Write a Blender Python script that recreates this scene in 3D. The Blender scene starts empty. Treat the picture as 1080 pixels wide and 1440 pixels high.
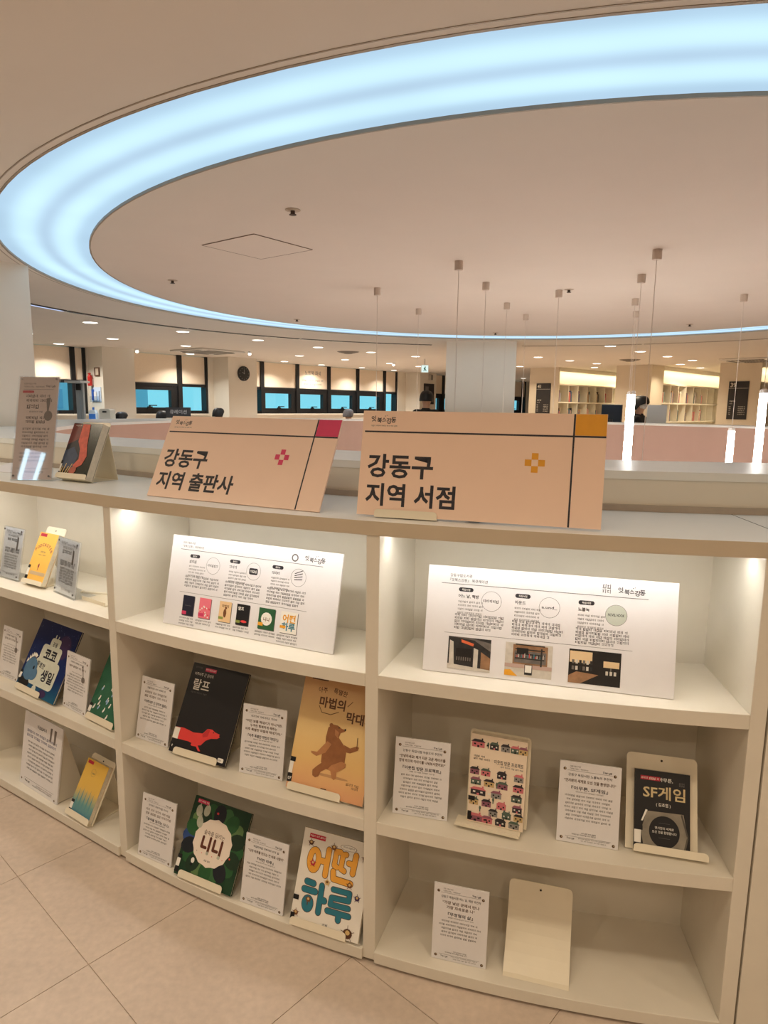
import bpy, math, random
from mathutils import Matrix, Vector
random.seed(7)
SC = bpy.context.scene
COL = SC.collection

# ------------------------------------------------------------------ camera, world, exposure
CAM_H = 1.6
cam_data = bpy.data.cameras.new('camera')
cam_data.sensor_fit = 'HORIZONTAL'; cam_data.sensor_width = 36.0
cam_data.lens = 36.0 * 944.95 / 1080.0
cam_data.clip_start = 0.02; cam_data.clip_end = 300
cam = bpy.data.objects.new('camera', cam_data); COL.objects.link(cam)
cam.matrix_world = (Matrix.Translation((0, 0, CAM_H)) @ Matrix.Rotation(math.radians(90 - 8.983), 4, 'X')
                    @ Matrix.Rotation(math.radians(0.749), 4, 'Z'))
SC.camera = cam
world = bpy.data.worlds.new('sky'); SC.world = world; world.use_nodes = True
wb = world.node_tree.nodes['Background']
wb.inputs[0].default_value = (0.27, 0.80, 0.92, 1); wb.inputs[1].default_value = 1.0
vs = SC.view_settings
vs.view_transform = 'Standard'; vs.look = 'None'; vs.gamma = 1.0; vs.use_curve_mapping = False
vs.exposure = 0.0
SC.cycles.max_bounces = 8; SC.cycles.diffuse_bounces = 5; SC.cycles.glossy_bounces = 3

# light strengths (lamps of the room and added fill)
RING = 1.10         # luminous ceiling ring
DOWN = 8.3          # each downlight of the far hall, W
NEAR = 4.3          # each unseen fill downlight added along the shelves, W
REAR = 11.2          # each unseen fill downlight added behind the visitor, W
TUBE = 24.5          # pendant tubes
STRIP = 36.0        # led strips in the top cells
C_FAR = (0.78, 0.90, 1.0); C_NEAR = (0.97, 0.80, 0.58); C_TUBE = (1.0, 0.96, 0.90); C_STRIP = (1.0, 0.98, 0.92)

# ------------------------------------------------------------------ materials
def lin(c):
    return tuple(((v/255)/12.92 if v <= 10 else (((v/255)+0.055)/1.055)**2.4) for v in c)
MATS = {}
def M(name, rgb, rough=0.6, noise=0.0, scale=20.0, metal=0.0, bump=0.0, spec=0.5, coat=0.0):
    """procedural material, rgb in 0-255 sRGB albedo"""
    if name in MATS: return MATS[name]
    m = bpy.data.materials.new(name); m.use_nodes = True
    nt = m.node_tree; b = nt.nodes['Principled BSDF']
    c = lin(rgb)
    b.inputs['Roughness'].default_value = rough; b.inputs['Metallic'].default_value = metal
    b.inputs['Specular IOR Level'].default_value = spec
    b.inputs['Coat Weight'].default_value = coat
    b.inputs['Base Color'].default_value = (*c, 1)
    if noise > 0:
        tc = nt.nodes.new('ShaderNodeTexCoord'); n = nt.nodes.new('ShaderNodeTexNoise')
        n.inputs['Scale'].default_value = scale; n.inputs['Detail'].default_value = 6
        nt.links.new(tc.outputs['Object'], n.inputs['Vector'])
        r = nt.nodes.new('ShaderNodeValToRGB')
        r.color_ramp.elements[0].position = 0.3; r.color_ramp.elements[1].position = 0.7
        r.color_ramp.elements[0].color = (*[v*(1-noise) for v in c], 1)
        r.color_ramp.elements[1].color = (*[min(1, v*(1+noise)) for v in c], 1)
        nt.links.new(n.outputs['Fac'], r.inputs['Fac']); nt.links.new(r.outputs['Color'], b.inputs['Base Color'])
        if bump > 0:
            bp = nt.nodes.new('ShaderNodeBump'); bp.inputs['Strength'].default_value = bump
            bp.inputs['Distance'].default_value = 0.002
            nt.links.new(n.outputs['Fac'], bp.inputs['Height']); nt.links.new(bp.outputs['Normal'], b.inputs['Normal'])
    MATS[name] = m
    return m
def EM(name, rgb, strength):
    if name in MATS: return MATS[name]
    m = bpy.data.materials.new(name); m.use_nodes = True
    nt = m.node_tree; nt.nodes.clear()
    e = nt.nodes.new('ShaderNodeEmission'); o = nt.nodes.new('ShaderNodeOutputMaterial')
    e.inputs[0].default_value = (*rgb, 1); e.inputs[1].default_value = strength
    nt.links.new(e.outputs[0], o.inputs[0]); MATS[name] = m
    return m
def GLASS(name, tint, gloss=0.08, rough=0.02):
    if name in MATS: return MATS[name]
    m = bpy.data.materials.new(name); m.use_nodes = True
    nt = m.node_tree; nt.nodes.clear()
    o = nt.nodes.new('ShaderNodeOutputMaterial'); mx = nt.nodes.new('ShaderNodeMixShader')
    t = nt.nodes.new('ShaderNodeBsdfTransparent'); g = nt.nodes.new('ShaderNodeBsdfGlossy')
    t.inputs[0].default_value = (*tint, 1); g.inputs['Roughness'].default_value = rough
    fr = nt.nodes.new('ShaderNodeLayerWeight')
    pw = nt.nodes.new('ShaderNodeMath'); pw.operation = 'POWER'; pw.inputs[1].default_value = 4.0
    ad = nt.nodes.new('ShaderNodeMath'); ad.operation = 'MULTIPLY_ADD'; ad.inputs[1].default_value = 0.7; ad.inputs[2].default_value = gloss; ad.use_clamp = True
    nt.links.new(fr.outputs['Facing'], pw.inputs[0]); nt.links.new(pw.outputs[0], ad.inputs[0]); nt.links.new(ad.outputs[0], mx.inputs[0])
    nt.links.new(t.outputs[0], mx.inputs[1]); nt.links.new(g.outputs[0], mx.inputs[2]); nt.links.new(mx.outputs[0], o.inputs[0])
    MATS[name] = m
    return m

CREAM = M('cream_laminate', (226, 219, 205), 0.42, 0.025, 9)
CREAM_TOP = M('counter_laminate', (237, 237, 232), 0.3, 0.02, 7)
RISER = M('riser_laminate', (228, 220, 204), 0.45, 0.02, 7)
TRIM = M('grey_brown_trim', (172, 158, 142), 0.5, 0.04, 30)
PINK = M('pink_panel', (200, 166, 149), 0.6, 0.02, 5)
CEIL = M('ceiling_paint', (224, 214, 203), 0.9, 0.012, 3)
WALLP = M('wall_paint', (230, 221, 206), 0.85, 0.012, 4)
COLP = M('column_paint', (226, 218, 204), 0.8, 0.012, 4)
DARKGAP = M('dark_gap', (52, 44, 36), 0.7)
BLACK = M('black_frame', (22, 22, 24), 0.45, 0.1, 12)
METALC = M('cream_powder_coat', (236, 226, 204), 0.38, 0.015, 20)
BOARD = M('white_foam_board', (231, 228, 229), 0.55, 0.01, 30)
PAPER = M('page_paper', (226, 216, 196), 0.8, 0.08, 90)
WHITEPL = M('white_plastic', (232, 232, 230), 0.4, 0.02, 15)
INK = M('dark_ink', (42, 40, 48), 0.6, 0.05, 40)
INKG = M('grey_ink', (104, 100, 100), 0.6, 0.05, 40)
INKB = M('brown_ink', (92, 66, 44), 0.6, 0.05, 40)

# ------------------------------------------------------------------ object helpers
def link(o, parent=None):
    COL.objects.link(o)
    if parent is not None: o.parent = parent
    return o
def tag(o, label=None, cat=None, group=None, kind=None):
    if label: o['label'] = label
    if cat: o['category'] = cat
    if group: o['group'] = group
    if kind: o['kind'] = kind
    return o
def thing(name, label, cat, loc=(0, 0, 0), yaw=0.0, group=None):
    o = bpy.data.objects.new(name, None); o.empty_display_size = 0.05
    o.location = loc; o.rotation_euler = (0, 0, math.radians(yaw))
    link(o); tag(o, label, cat, group)
    return o
class MB:
    """collects faces of one part"""
    def __init__(s): s.v = []; s.f = []; s.mi = []; s.mats = []
    def slot(s, m):
        if m not in s.mats: s.mats.append(m)
        return s.mats.index(m)
    def add(s, vs, fs, m=None):
        k = len(s.v); s.v += [tuple(p) for p in vs]
        i = s.slot(m) if m is not None else 0
        for f in fs: s.f.append(tuple(a+k for a in f)); s.mi.append(i)
        return s
    def box(s, x0, x1, y0, y1, z0, z1, m=None, fn=None):
        vs = [(x0,y0,z0),(x1,y0,z0),(x1,y1,z0),(x0,y1,z0),(x0,y0,z1),(x1,y0,z1),(x1,y1,z1),(x0,y1,z1)]
        if fn: vs = [fn(*p) for p in vs]
        return s.add(vs, [(0,3,2,1),(4,5,6,7),(0,1,5,4),(1,2,6,5),(2,3,7,6),(3,0,4,7)], m)
    def prism(s, poly, a, b, axis='y', m=None, fn=None):
        """poly in the two other axes (x,z for axis y; y,z for axis x; x,y for axis z)"""
        n = len(poly)
        def mk(p, t):
            q = {'y': (p[0], t, p[1]), 'x': (t, p[0], p[1]), 'z': (p[0], p[1], t)}[axis]
            return fn(*q) if fn else q
        vs = [mk(p, a) for p in poly] + [mk(p, b) for p in poly]
        fs = [tuple(range(n)), tuple(range(2*n-1, n-1, -1))]
        fs += [((i+1) % n, i, i+n, (i+1) % n+n) for i in range(n)]
        return s.add(vs, fs, m)
    def tube(s, p0, p1, r0, r1=None, n=12, m=None):
        r1 = r0 if r1 is None else r1
        p0 = Vector(p0); p1 = Vector(p1); d = (p1-p0).normalized()
        a = d.orthogonal().normalized(); b = d.cross(a)
        vs = []
        for p, r in ((p0, r0), (p1, r1)):
            vs += [p + a*(r*math.cos(2*math.pi*i/n)) + b*(r*math.sin(2*math.pi*i/n)) for i in range(n)]
        fs = [(i, (i+1) % n, (i+1) % n+n, i+n) for i in range(n)]
        fs += [tuple(range(n-1, -1, -1)), tuple(range(n, 2*n))]
        return s.add(vs, fs, m)
    def lathe(s, prof, cx=0, cy=0, n=20, m=None):
        """prof: list of (r, z)"""
        vs = []; fs = []
        for r, z in prof:
            vs += [(cx+r*math.cos(2*math.pi*i/n), cy+r*math.sin(2*math.pi*i/n), z) for i in range(n)]
        for k in range(len(prof)-1):
            fs += [(k*n+i, k*n+(i+1) % n, (k+1)*n+(i+1) % n, (k+1)*n+i) for i in range(n)]
        fs += [tuple(range(n-1, -1, -1)), tuple((len(prof)-1)*n+i for i in range(n))]
        return s.add(vs, fs, m)
    def build(s, name, m=None, parent=None, smooth=False, bevel=0.0):
        me = bpy.data.meshes.new(name); me.from_pydata(s.v, [], s.f)
        mats = s.mats if s.mats else [m]
        for k in mats: me.materials.append(k)
        if s.mats: me.polygons.foreach_set('material_index', s.mi)
        if smooth: me.polygons.foreach_set('use_smooth', [True]*len(me.polygons))
        me.update()
        o = bpy.data.objects.new(name, me); link(o, parent)
        if bevel > 0:
            b = o.modifiers.new('bevel', 'BEVEL'); b.width = bevel; b.segments = 2; b.limit_method = 'ANGLE'
            b.angle_limit = math.radians(40)
        return o
def struct(o): o['kind'] = 'structure'; return o

# ------------------------------------------------------------------ the circular counter's footprint
CX, CY = 1.4116, 5.7576
def outer_bump(R, th):
    u = -33.0 - ((th+180) % 360-180)
    if u <= 0 or u >= 130: return 0.0
    b0 = R*(1/math.cos(math.radians(min(u, 62)))-1)
    b = b0*1.0/(b0**4+1.0)**0.25
    if u > 60: t = (u-60)/70; b *= 1-t*t*(3-2*t)
    return b
def inner_bump(R, th):
    u = -33.0 - ((th+180) % 360-180)
    if u <= 0 or u >= 150: return 0.0
    b0 = R*(1/math.cos(math.radians(min(u, 62)))-1); A = 0.42
    b = b0*A/(b0**4+A**4)**0.25
    if u > 85: t = (u-85)/65; b *= 1-t*t*(3-2*t)
    return b
def pt(R, th, z, bump=outer_bump):
    r = R + (bump(R, th) if bump else 0); a = math.radians(th)
    return (CX + r*math.sin(a), CY - r*math.cos(a), z)
def sector(mb, r0, r1, z0, z1, t0, t1, step=1.3, b0=outer_bump, b1=outer_bump, m=None):
    n = max(1, int(math.ceil(abs(t1-t0)/step)))
    full = abs(t1-t0) >= 359.9
    vs = []
    cnt = n if full else n+1
    for i in range(cnt):
        t = t0+(t1-t0)*i/n
        vs += [pt(r0, t, z0, b0), pt(r1, t, z0, b1), pt(r1, t, z1, b1), pt(r0, t, z1, b0)]
    fs = []
    for i in range(n):
        a = 4*i; b = 4*((i+1) % cnt)
        for k in range(4):
            fs.append((a+k, a+(k+1) % 4, b+(k+1) % 4, b+k))
    if not full:
        fs += [(3, 2, 1, 0), tuple(4*n+k for k in range(4))]
    return mb.add(vs, fs, m)

# ------------------------------------------------------------------ lettering
_ts = bpy.data.scenes.new('type_setting')
_fc = bpy.data.curves.new('type_setting', 'FONT'); _fo = bpy.data.objects.new('type_setting', _fc)
_ts.collection.objects.link(_fo)
_fc.resolution_u = 2; _fc.fill_mode = 'FRONT'
_cache = {}
def glyphs(body, bold=0.0):
    """flat outline mesh of a string at size 1, left aligned: verts (x, y), faces, width"""
    k = (body, bold)
    if k not in _cache:
        _fc.body = body; _fc.offset = bold
        vl = _ts.view_layers[0]; vl.update()
        me = bpy.data.meshes.new_from_object(_fo.evaluated_get(vl.depsgraph))
        v = [(p.co.x, p.co.y) for p in me.vertices]; f = [tuple(p.vertices) for p in me.polygons]
        bpy.data.meshes.remove(me)
        if v:
            x0 = min(p[0] for p in v); x1 = max(p[0] for p in v)
            v = [(p[0]-x0, p[1]) for p in v]; w = x1-x0
        else: w = 0
        _cache[k] = (v, f, w)
    return _cache[k]
class Print:
    """flat print on a panel of size w x h; coordinates are metres from the lower left corner"""
    def __init__(s, w, h): s.w, s.h = w, h; s.parts = {}; s.k = 0; s.n = 0; s.e = 0
    def blk(s): s.k += 1; return s
    def mb(s, part):
        s.e = (s.e+1) % 300
        if part in ('lettering', 'spine_label', 'rule', 'tag', 'ornament', 'emblem', 'colour_block'): s.n += 1; key = (part, 'n', s.n)
        else: key = (part, 'k', s.k)
        if key not in s.parts: s.parts[key] = MB()
        return s.parts[key]
    def poly(s, pts, m, layer=1, part='printed_picture'):
        mb = s.mb(part); y = -0.00035*layer-1e-6*s.e
        mb.add([(x-s.w/2, y, z) for x, z in pts], [tuple(range(len(pts)))], m); return s
    def rect(s, x0, x1, z0, z1, m, layer=1, part='printed_picture'):
        return s.poly([(x0, z0), (x1, z0), (x1, z1), (x0, z1)], m, layer, part)
    def ell(s, cx, cz, rx, rz, m, layer=1, part='printed_picture', n=18, rot=0):
        c, d = math.cos(rot), math.sin(rot)
        P = [(rx*math.cos(2*math.pi*i/n), rz*math.sin(2*math.pi*i/n)) for i in range(n)]
        return s.poly([(cx+a*c-b*d, cz+a*d+b*c) for a, b in P], m, layer, part)
    def ring(s, cx, cz, r, t, m, layer=1, part='printed_picture', n=24):
        y = -0.00035*layer; vs = []; fs = []
        for i in range(n):
            a = 2*math.pi*i/n
            vs += [(cx+r*math.cos(a)-s.w/2, y, cz+r*math.sin(a)), (cx+(r-t)*math.cos(a)-s.w/2, y, cz+(r-t)*math.sin(a))]
        for i in range(n):
            j = (i+1) % n; fs.append((2*i, 2*j, 2*j+1, 2*i+1))
        s.mb(part).add(vs, fs, m); return s
    def line(s, x0, z0, x1, z1, t, m, layer=1, part='printed_picture'):
        d = math.hypot(x1-x0, z1-z0) or 1e-6; nx, nz = -(z1-z0)/d*t/2, (x1-x0)/d*t/2
        return s.poly([(x0+nx, z0+nz), (x1+nx, z1+nz), (x1-nx, z1-nz), (x0-nx, z0-nz)], m, layer, part)
    def text(s, body, x, z, size, m, bold=0.0, align='c', layer=1, width=None, rot=0.0, part='lettering', lean=0.0):
        v, f, w = glyphs(body, bold)
        if not v: return s
        k = size; kx = size if width is None else width/w
        ox = {'l': 0, 'c': -w*kx/2, 'r': -w*kx}[align]
        c, d = math.cos(rot), math.sin(rot); y = -0.00035*layer
        out = []
        for a, b in v:
            a = a*kx+ox+b*k*lean; b = b*k
            out.append((x+a*c-b*d-s.w/2, y, z+a*d+b*c))
        s.mb(part).add(out, f, m); return s
    def small(s, x0, x1, z, size, m, layer=1, part='small_print', words=True):
        """a line of print too small to read: little strokes in word groups"""
        y = -0.00035*layer; x = x0; mb = s.mb(part); left = random.randint(2, 5); t = size*0.15
        while x+size*0.8 < x1:
            if words and left == 0:
                x += size*0.45; left = random.randint(2, 5); continue
            g = size*0.8
            k = random.random()
            R = [(0, .55*g, .62*size, .62*size+t), (.72*g, .72*g+t, .05*size, .95*size)]
            R.append((.05*g, .5*g, .2*size, .2*size+t))
            if k > .4: R.append((.1*g, .1*g+t, .2*size, .62*size))
            if k > .7: R.append((0, .9*g, -.02*size, -.02*size+t))
            for a, b, c, d in R:
                mb.add([(x+a-s.w/2, y, z+c), (x+b-s.w/2, y, z+c), (x+b-s.w/2, y, z+d), (x+a-s.w/2, y, z+d)], [(0, 1, 2, 3)], m)
            x += size*0.95; left -= 1
        return s
    def build(s, parent, tilt=0.0, y0=0.0, z0=0.0, prefix=''):
        fn = tilter(tilt, y0, z0)
        for key, mb in s.parts.items():
            mb.v = [fn(*p) for p in mb.v]
            mb.build(key[0], None, parent)
def tilter(t, y0=0.0, z0=0.0):
    a = math.radians(t); c, d = math.cos(a), math.sin(a)
    return lambda x, y, z: (x, y*c+z*d+y0, z*c-y*d+z0)
def rrect(x0, x1, z0, z1, r, corners='tl tr bl br', n=5):
    P = []
    for key, cx, cz, a0 in (('bl', x0+r, z0+r, 180), ('br', x1-r, z0+r, 270), ('tr', x1-r, z1-r, 0), ('tl', x0+r, z1-r, 90)):
        if key in corners:
            P += [(cx+r*math.cos(math.radians(a0+90*i/n)), cz+r*math.sin(math.radians(a0+90*i/n))) for i in range(n+1)]
        else:
            P.append({'bl': (x0, z0), 'br': (x1, z0), 'tr': (x1, z1), 'tl': (x0, z1)}[key])
    return P

# ================================================================== STRUCTURE
# ---- floor: base slab and separate vinyl tiles around the shelves
floor_mat = M('floor_vinyl', (202, 184, 168), 0.42, 0.07, 5, bump=0.05)
fl = MB().box(-20, 17, -6, 32, -0.10, -0.0035).build('floor', floor_mat); struct(fl)
def tile_mat():
    m = M('floor_tile', (205, 187, 171), 0.4)
    nt = m.node_tree; b = nt.nodes['Principled BSDF']; c = lin((205, 187, 171))
    tc = nt.nodes.new('ShaderNodeNewGeometry')
    n1 = nt.nodes.new('ShaderNodeTexNoise'); n1.inputs['Scale'].default_value = 3.5; n1.inputs['Detail'].default_value = 8
    n2 = nt.nodes.new('ShaderNodeTexNoise'); n2.inputs['Scale'].default_value = 45; n2.inputs['Detail'].default_value = 4
    mx = nt.nodes.new('ShaderNodeMath'); mx.operation = 'ADD'
    nt.links.new(tc.outputs['Position'], n1.inputs['Vector']); nt.links.new(tc.outputs['Position'], n2.inputs['Vector'])
    nt.links.new(n1.outputs['Fac'], mx.inputs[0]); nt.links.new(n2.outputs['Fac'], mx.inputs[1])
    r = nt.nodes.new('ShaderNodeValToRGB')
    r.color_ramp.elements[0].position = 0.35; r.color_ramp.elements[1].position = 0.68
    hv = nt.nodes.new('ShaderNodeMath'); hv.operation = 'MULTIPLY'; hv.inputs[1].default_value = 0.5
    nt.links.new(mx.outputs[0], hv.inputs[0]); nt.links.new(hv.outputs[0], r.inputs['Fac'])
    r.color_ramp.elements[0].color = (*[v*0.86 for v in c], 1); r.color_ramp.elements[1].color = (*[min(1, v*1.08) for v in c], 1)
    nt.links.new(r.outputs['Color'], b.inputs['Base Color'])
    return m
TILE = 0.535
tmb = MB().box(-TILE/2+.0012, TILE/2-.0012, -TILE/2+.0012, TILE/2-.0012, -0.0034, 0.0)
tile0 = None
ta = math.radians(-42)
ax, ay = (math.cos(ta), math.sin(ta)), (-math.sin(ta), math.cos(ta))
for i in range(-7, 8):
    for j in range(-7, 8):
        pa = -1.761+(i+.5)*TILE; pb = 0.71+(j+.5)*TILE
        x, y = ax[0]*pa+ay[0]*pb, ax[1]*pa+ay[1]*pb
        if not (-3.3 < x < 2.0 and -0.4 < y < 3.4): continue
        if tile0 is None:
            tile0 = tmb.build('floor_tile', tile_mat(), fl); o = tile0
        else:
            o = tile0.copy(); link(o, fl)
        o.location = (x, y, 0); o.rotation_euler = (0, 0, ta)

# ---- ceiling: disc inside the luminous ring, the rest outside of it
CZ = 2.55
RO, RI = 4.0388, 3.5451
def annulus(mb, r0, r1, z, n=128, m=None):
    vs = []
    for i in range(n):
        a = 2*math.pi*i/n
        vs += [(CX+r0*math.cos(a), CY+r0*math.sin(a), z), (CX+r1*math.cos(a), CY+r1*math.sin(a), z)]
    return mb.add(vs, [(2*i, 2*i+1, 2*((i+1) % n)+1, 2*((i+1) % n)) for i in range(n)], m)
def roof(mb, r0, z, n=180):
    # the slab ends at the window wall
    vs = []
    for i in range(n):
        a = 2*math.pi*i/n; d = (math.cos(a), math.sin(a)); r1 = 34.0
        nd = .781*d[0]-.624*d[1]; nc = .781*(CX+5.91)-.624*(CY-11.47)
        if nd < -1e-3: r1 = min(r1, (-.25-nc)/nd)
        vs += [(CX+r0*d[0], CY+r0*d[1], z), (CX+r1*d[0], CY+r1*d[1], z)]
    return mb.add(vs, [(2*i, 2*i+1, 2*((i+1) % n)+1, 2*((i+1) % n)) for i in range(n)])
ce = MB(); roof(ce, RO+.012, CZ); roof(ce, RO+.012, CZ+.2)
sector(ce, RO+.012, RO+.03, CZ+.001, CZ+.2, 0, 360, 3, None, None)
ceil_o = struct(ce.build('ceiling', CEIL))
cd = MB()
n = 96
cd.add([(CX+(RI-.008)*math.cos(2*math.pi*i/n), CY+(RI-.008)*math.sin(2*math.pi*i/n), CZ) for i in range(n)]
       + [(CX+(RI-.008)*math.cos(2*math.pi*i/n), CY+(RI-.008)*math.sin(2*math.pi*i/n), CZ+.15) for i in range(n)],
       [tuple(range(n-1, -1, -1)), tuple(range(n, 2*n))]+[(i, (i+1) % n, (i+1) % n+n, i+n) for i in range(n)])
cd.build('ceiling_disc', CEIL, ceil_o)
t1 = MB(); sector(t1, RO, RO+.012, CZ-.0015, CZ+.02, 0, 360, 2.5, None, None); sector(t1, RO+.040, RO+.046, CZ-.0015, CZ+.001, 0, 360, 2.5, None, None)
struct(t1.build('trim_1', M('ring_trim', (158, 142, 122), 0.5, 0.05, 30)))
t2 = MB(); sector(t2, RI-.008, RI, CZ-.0015, CZ+.02, 0, 360, 2.5, None, None)
struct(t2.build('trim_2', MATS['ring_trim']))

# luminous stretch-fabric ring with two rows of lamps behind it
def ring_material():
    m = bpy.data.materials.new('luminous_fabric'); m.use_nodes = True
    nt = m.node_tree; nt.nodes.clear()
    out = nt.nodes.new('ShaderNodeOutputMaterial'); e = nt.nodes.new('ShaderNodeEmission')
    g = nt.nodes.new('ShaderNodeNewGeometry')
    d = nt.nodes.new('ShaderNodeVectorMath'); d.operation = 'DISTANCE'; d.inputs[1].default_value = (CX, CY, CZ+.012)
    nt.links.new(g.outputs['Position'], d.inputs[0])
    mr = nt.nodes.new('ShaderNodeMapRange'); mr.inputs['From Min'].default_value = RI; mr.inputs['From Max'].default_value = RO
    nt.links.new(d.outputs['Value'], mr.inputs['Value'])
    cr = nt.nodes.new('ShaderNodeValToRGB'); cr.color_ramp.interpolation = 'B_SPLINE'
    E = cr.color_ramp.elements
    lo = (0.42, 0.60, 0.76); hi = (0.60, 0.86, 1.0); md = (0.44, 0.61, 0.77)
    E[0].position = 0.0; E[0].color = (*lo, 1)
    E[1].position = 1.0; E[1].color = (*lo, 1)
    for p, c in ((0.10, lo), (0.20, hi), (0.34, hi), (0.44, md), (0.52, md), (0.62, hi), (0.76, hi), (0.88, lo)):
        q = E.new(p); q.color = (*c, 1)
    nt.links.new(mr.outputs[0], cr.inputs['Fac'])
    nz = nt.nodes.new('ShaderNodeTexNoise'); nz.inputs['Scale'].default_value = 2.2; nz.inputs['Detail'].default_value = 1
    nt.links.new(g.outputs['Position'], nz.inputs['Vector'])
    mm = nt.nodes.new('ShaderNodeMapRange'); mm.inputs['To Min'].default_value = 0.93*RING; mm.inputs['To Max'].default_value = 1.12*RING
    nt.links.new(nz.outputs['Fac'], mm.inputs['Value']); nt.links.new(mm.outputs[0], e.inputs[1])
    nt.links.new(cr.outputs['Color'], e.inputs[0]); nt.links.new(e.outputs[0], out.inputs[0])
    return m
rg = thing('ring_light', 'large circular luminous ceiling ring glowing pale blue', 'ceiling light', (CX, CY, CZ+.012))
rm = MB(); annulus(rm, RI-.004, RO+.004, CZ+.012); rm.v = [(x-CX, y-CY, z-CZ-.012) for x, y, z in rm.v]
rm.build('luminous_panel', ring_material(), rg)
hb = MB(); annulus(hb, RI-.004, RO+.004, CZ+.05); hb.v = [(x-CX, y-CY, z-CZ-.012) for x, y, z in hb.v]
hb.build('housing', WHITEPL, rg)

# curved slot air diffuser outside of the ring
sl = thing('slot_diffuser', 'narrow curved black slot air diffuser in the ceiling outside the ring', 'air vent', (CX, CY, CZ))
def shifted(mb, dx, dy, dz): mb.v = [(x-dx, y-dy, z-dz) for x, y, z in mb.v]; return mb
for a0, a1 in ((92, 111.6), (112, 131.6), (132, 151.6), (152, 172.0), (188, 211.6), (212, 231.6), (232, 251.6), (252, 271)):
    s_ = MB(); sector(s_, 5.02, 5.05, CZ-.006, CZ-.001, a0, a1, 2, None, None)
    shifted(s_, CX, CY, CZ).build('slot', DARKGAP if a0 > 180 else M('slot_pale', (168, 152, 134), .6), sl)
    s_ = MB(); sector(s_, 5.053, 5.10, CZ-.008, CZ-.001, a0, a1, 2, None, None)
    shifted(s_, CX, CY, CZ).build('flange', M('brushed_metal', (190, 190, 192), 0.25, 0.03, 20, metal=0.8) if a0 > 180 else CEIL, sl)

s_ = MB(); sector(s_, 5.056, 5.098, CZ-.0095, CZ-.0081, 252, 263, 2, None, None)  # emissive strip stands in for the bright reflection on the slot's metal flange
shifted(s_, CX, CY, CZ).build('reflection_strip', EM('slot_reflection', (.55, .66, .95), .95), sl)

# ---- window wall (runs from near left to far centre)
WO = (-5.91, 11.47); WT = (0.624, 0.781); WN = (0.781, -0.624)
def wp(s, o, z): return (WO[0]+WT[0]*s+WN[0]*o, WO[1]+WT[1]*s+WN[1]*o, z)
def wbox(mb, s0, s1, o0, o1, z0, z1, m=None): return mb.box(s0, s1, o0, o1, z0, z1, m, fn=wp)
w = MB(); wbox(w, -19, 25, -.25, -.001, -.003, 1.39)
struct(w.build('wall_left', WALLP))
w = MB(); wbox(w, -19, -3.4, -.25, -.001, 1.39, CZ); wbox(w, 17.9, 25, -.25, -.001, 1.39, CZ); wbox(w, 10.04, 10.42, -.25, 0, 1.39, CZ)
wbox(w, .94, 1.6, -.25, 0, 1.39, CZ); wbox(w, 3.56, 4.42, -.25, 0, 1.39, CZ); wbox(w, 10.42, 11.2, -.25, 0, 1.39, CZ); wbox(w, 13.6, 16.4, -.25, 0, 1.39, CZ)
w.build('wall_pier', WALLP, bpy.data.objects['wall_left'])
BLIND = M('roller_blind', (242, 224, 200), 0.9, 0.03, 60)
PANE = GLASS('window_glass', (0.93, 0.97, 1.0), 0.03)
def window(idx, bays, z0=1.39):
    root = bpy.data.objects.new('window_%d' % idx, None); link(root); struct(root)
    for (s0, s1, kind) in bays:
        b = MB(); wbox(b, s0+.05, s1-.05, -.075, -.068, 2.0, CZ-.01); bl = b.build('blind', BLIND, root)
        b = MB(); wbox(b, s0+.05, s1-.05, -.082, -.062, 1.985, 2.0); b.build('blind_rail', M('blind_rail', (205, 190, 170), 0.5), bl)
        f = MB()
        wbox(f, s0, s0+.05, -.2, -.03, z0, CZ); wbox(f, s1-.05, s1, -.2, -.03, z0, CZ)
        wbox(f, s0+.05, s1-.05, -.2, -.05, 1.93, 1.985); wbox(f, s0+.05, s1-.05, -.2, -.05, z0, 1.45)
        f.build('window_frame', BLACK, root)
        if kind == 'c':
            g0, g1, q0, q1 = s0+.10, s1-.20, 1.51, 1.85
            f = MB(); wbox(f, s0+.05, g0, -.16, -.06, 1.45, 1.93); wbox(f, g1, s1-.05, -.16, -.06, 1.45, 1.93)
            wbox(f, g0, g1, -.16, -.06, 1.45, q0); wbox(f, g0, g1, -.16, -.06, q1, 1.93)
            sa = f.build('sash', BLACK, root)
            h = MB(); c = (g0+g1)/2; wbox(h, c-.05, c+.05, -.06, -.03, q0-.03, q0+.02); wbox(h, c-.02, c+.14, -.03, -.015, q0+.03, q0+.05); wbox(h, c-.02, c+.0, -.06, -.015, q0, q0+.05)
            h.build('handle', BLACK, sa)
        else:
            g0, g1, q0, q1 = s0+.05, s1-.05, 1.45, 1.93
        g = MB(); wbox(g, g0, g1, -.112, -.106, q0, q1); g.build('pane', PANE, root)
    s0 = bays[0][0]; s1 = bays[-1][1]
    t = MB(); wbox(t, s0, s1, -.06, .03, z0-.03, z0); t.build('window_sill', WALLP, root)
    return root
window(1, [(-3.4, -1.5, 'f'), (-1.5, .72, 'f'), (.70, .94, 'f')])
window(2, [(1.6, 2.89, 'c'), (2.89, 3.56, 'f')])
window(3, [(4.42, 5.06, 'f'), (5.06, 6.16, 'c'), (6.16, 7.25, 'c'), (7.25, 8.35, 'c'), (8.35, 9.48, 'c'), (9.48, 10.04, 'f')])
window(4, [(11.2, 12.4, 'c'), (12.4, 13.6, 'c')])
window(5, [(16.4, 17.65, 'c'), (17.65, 17.9, 'f')])
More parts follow.
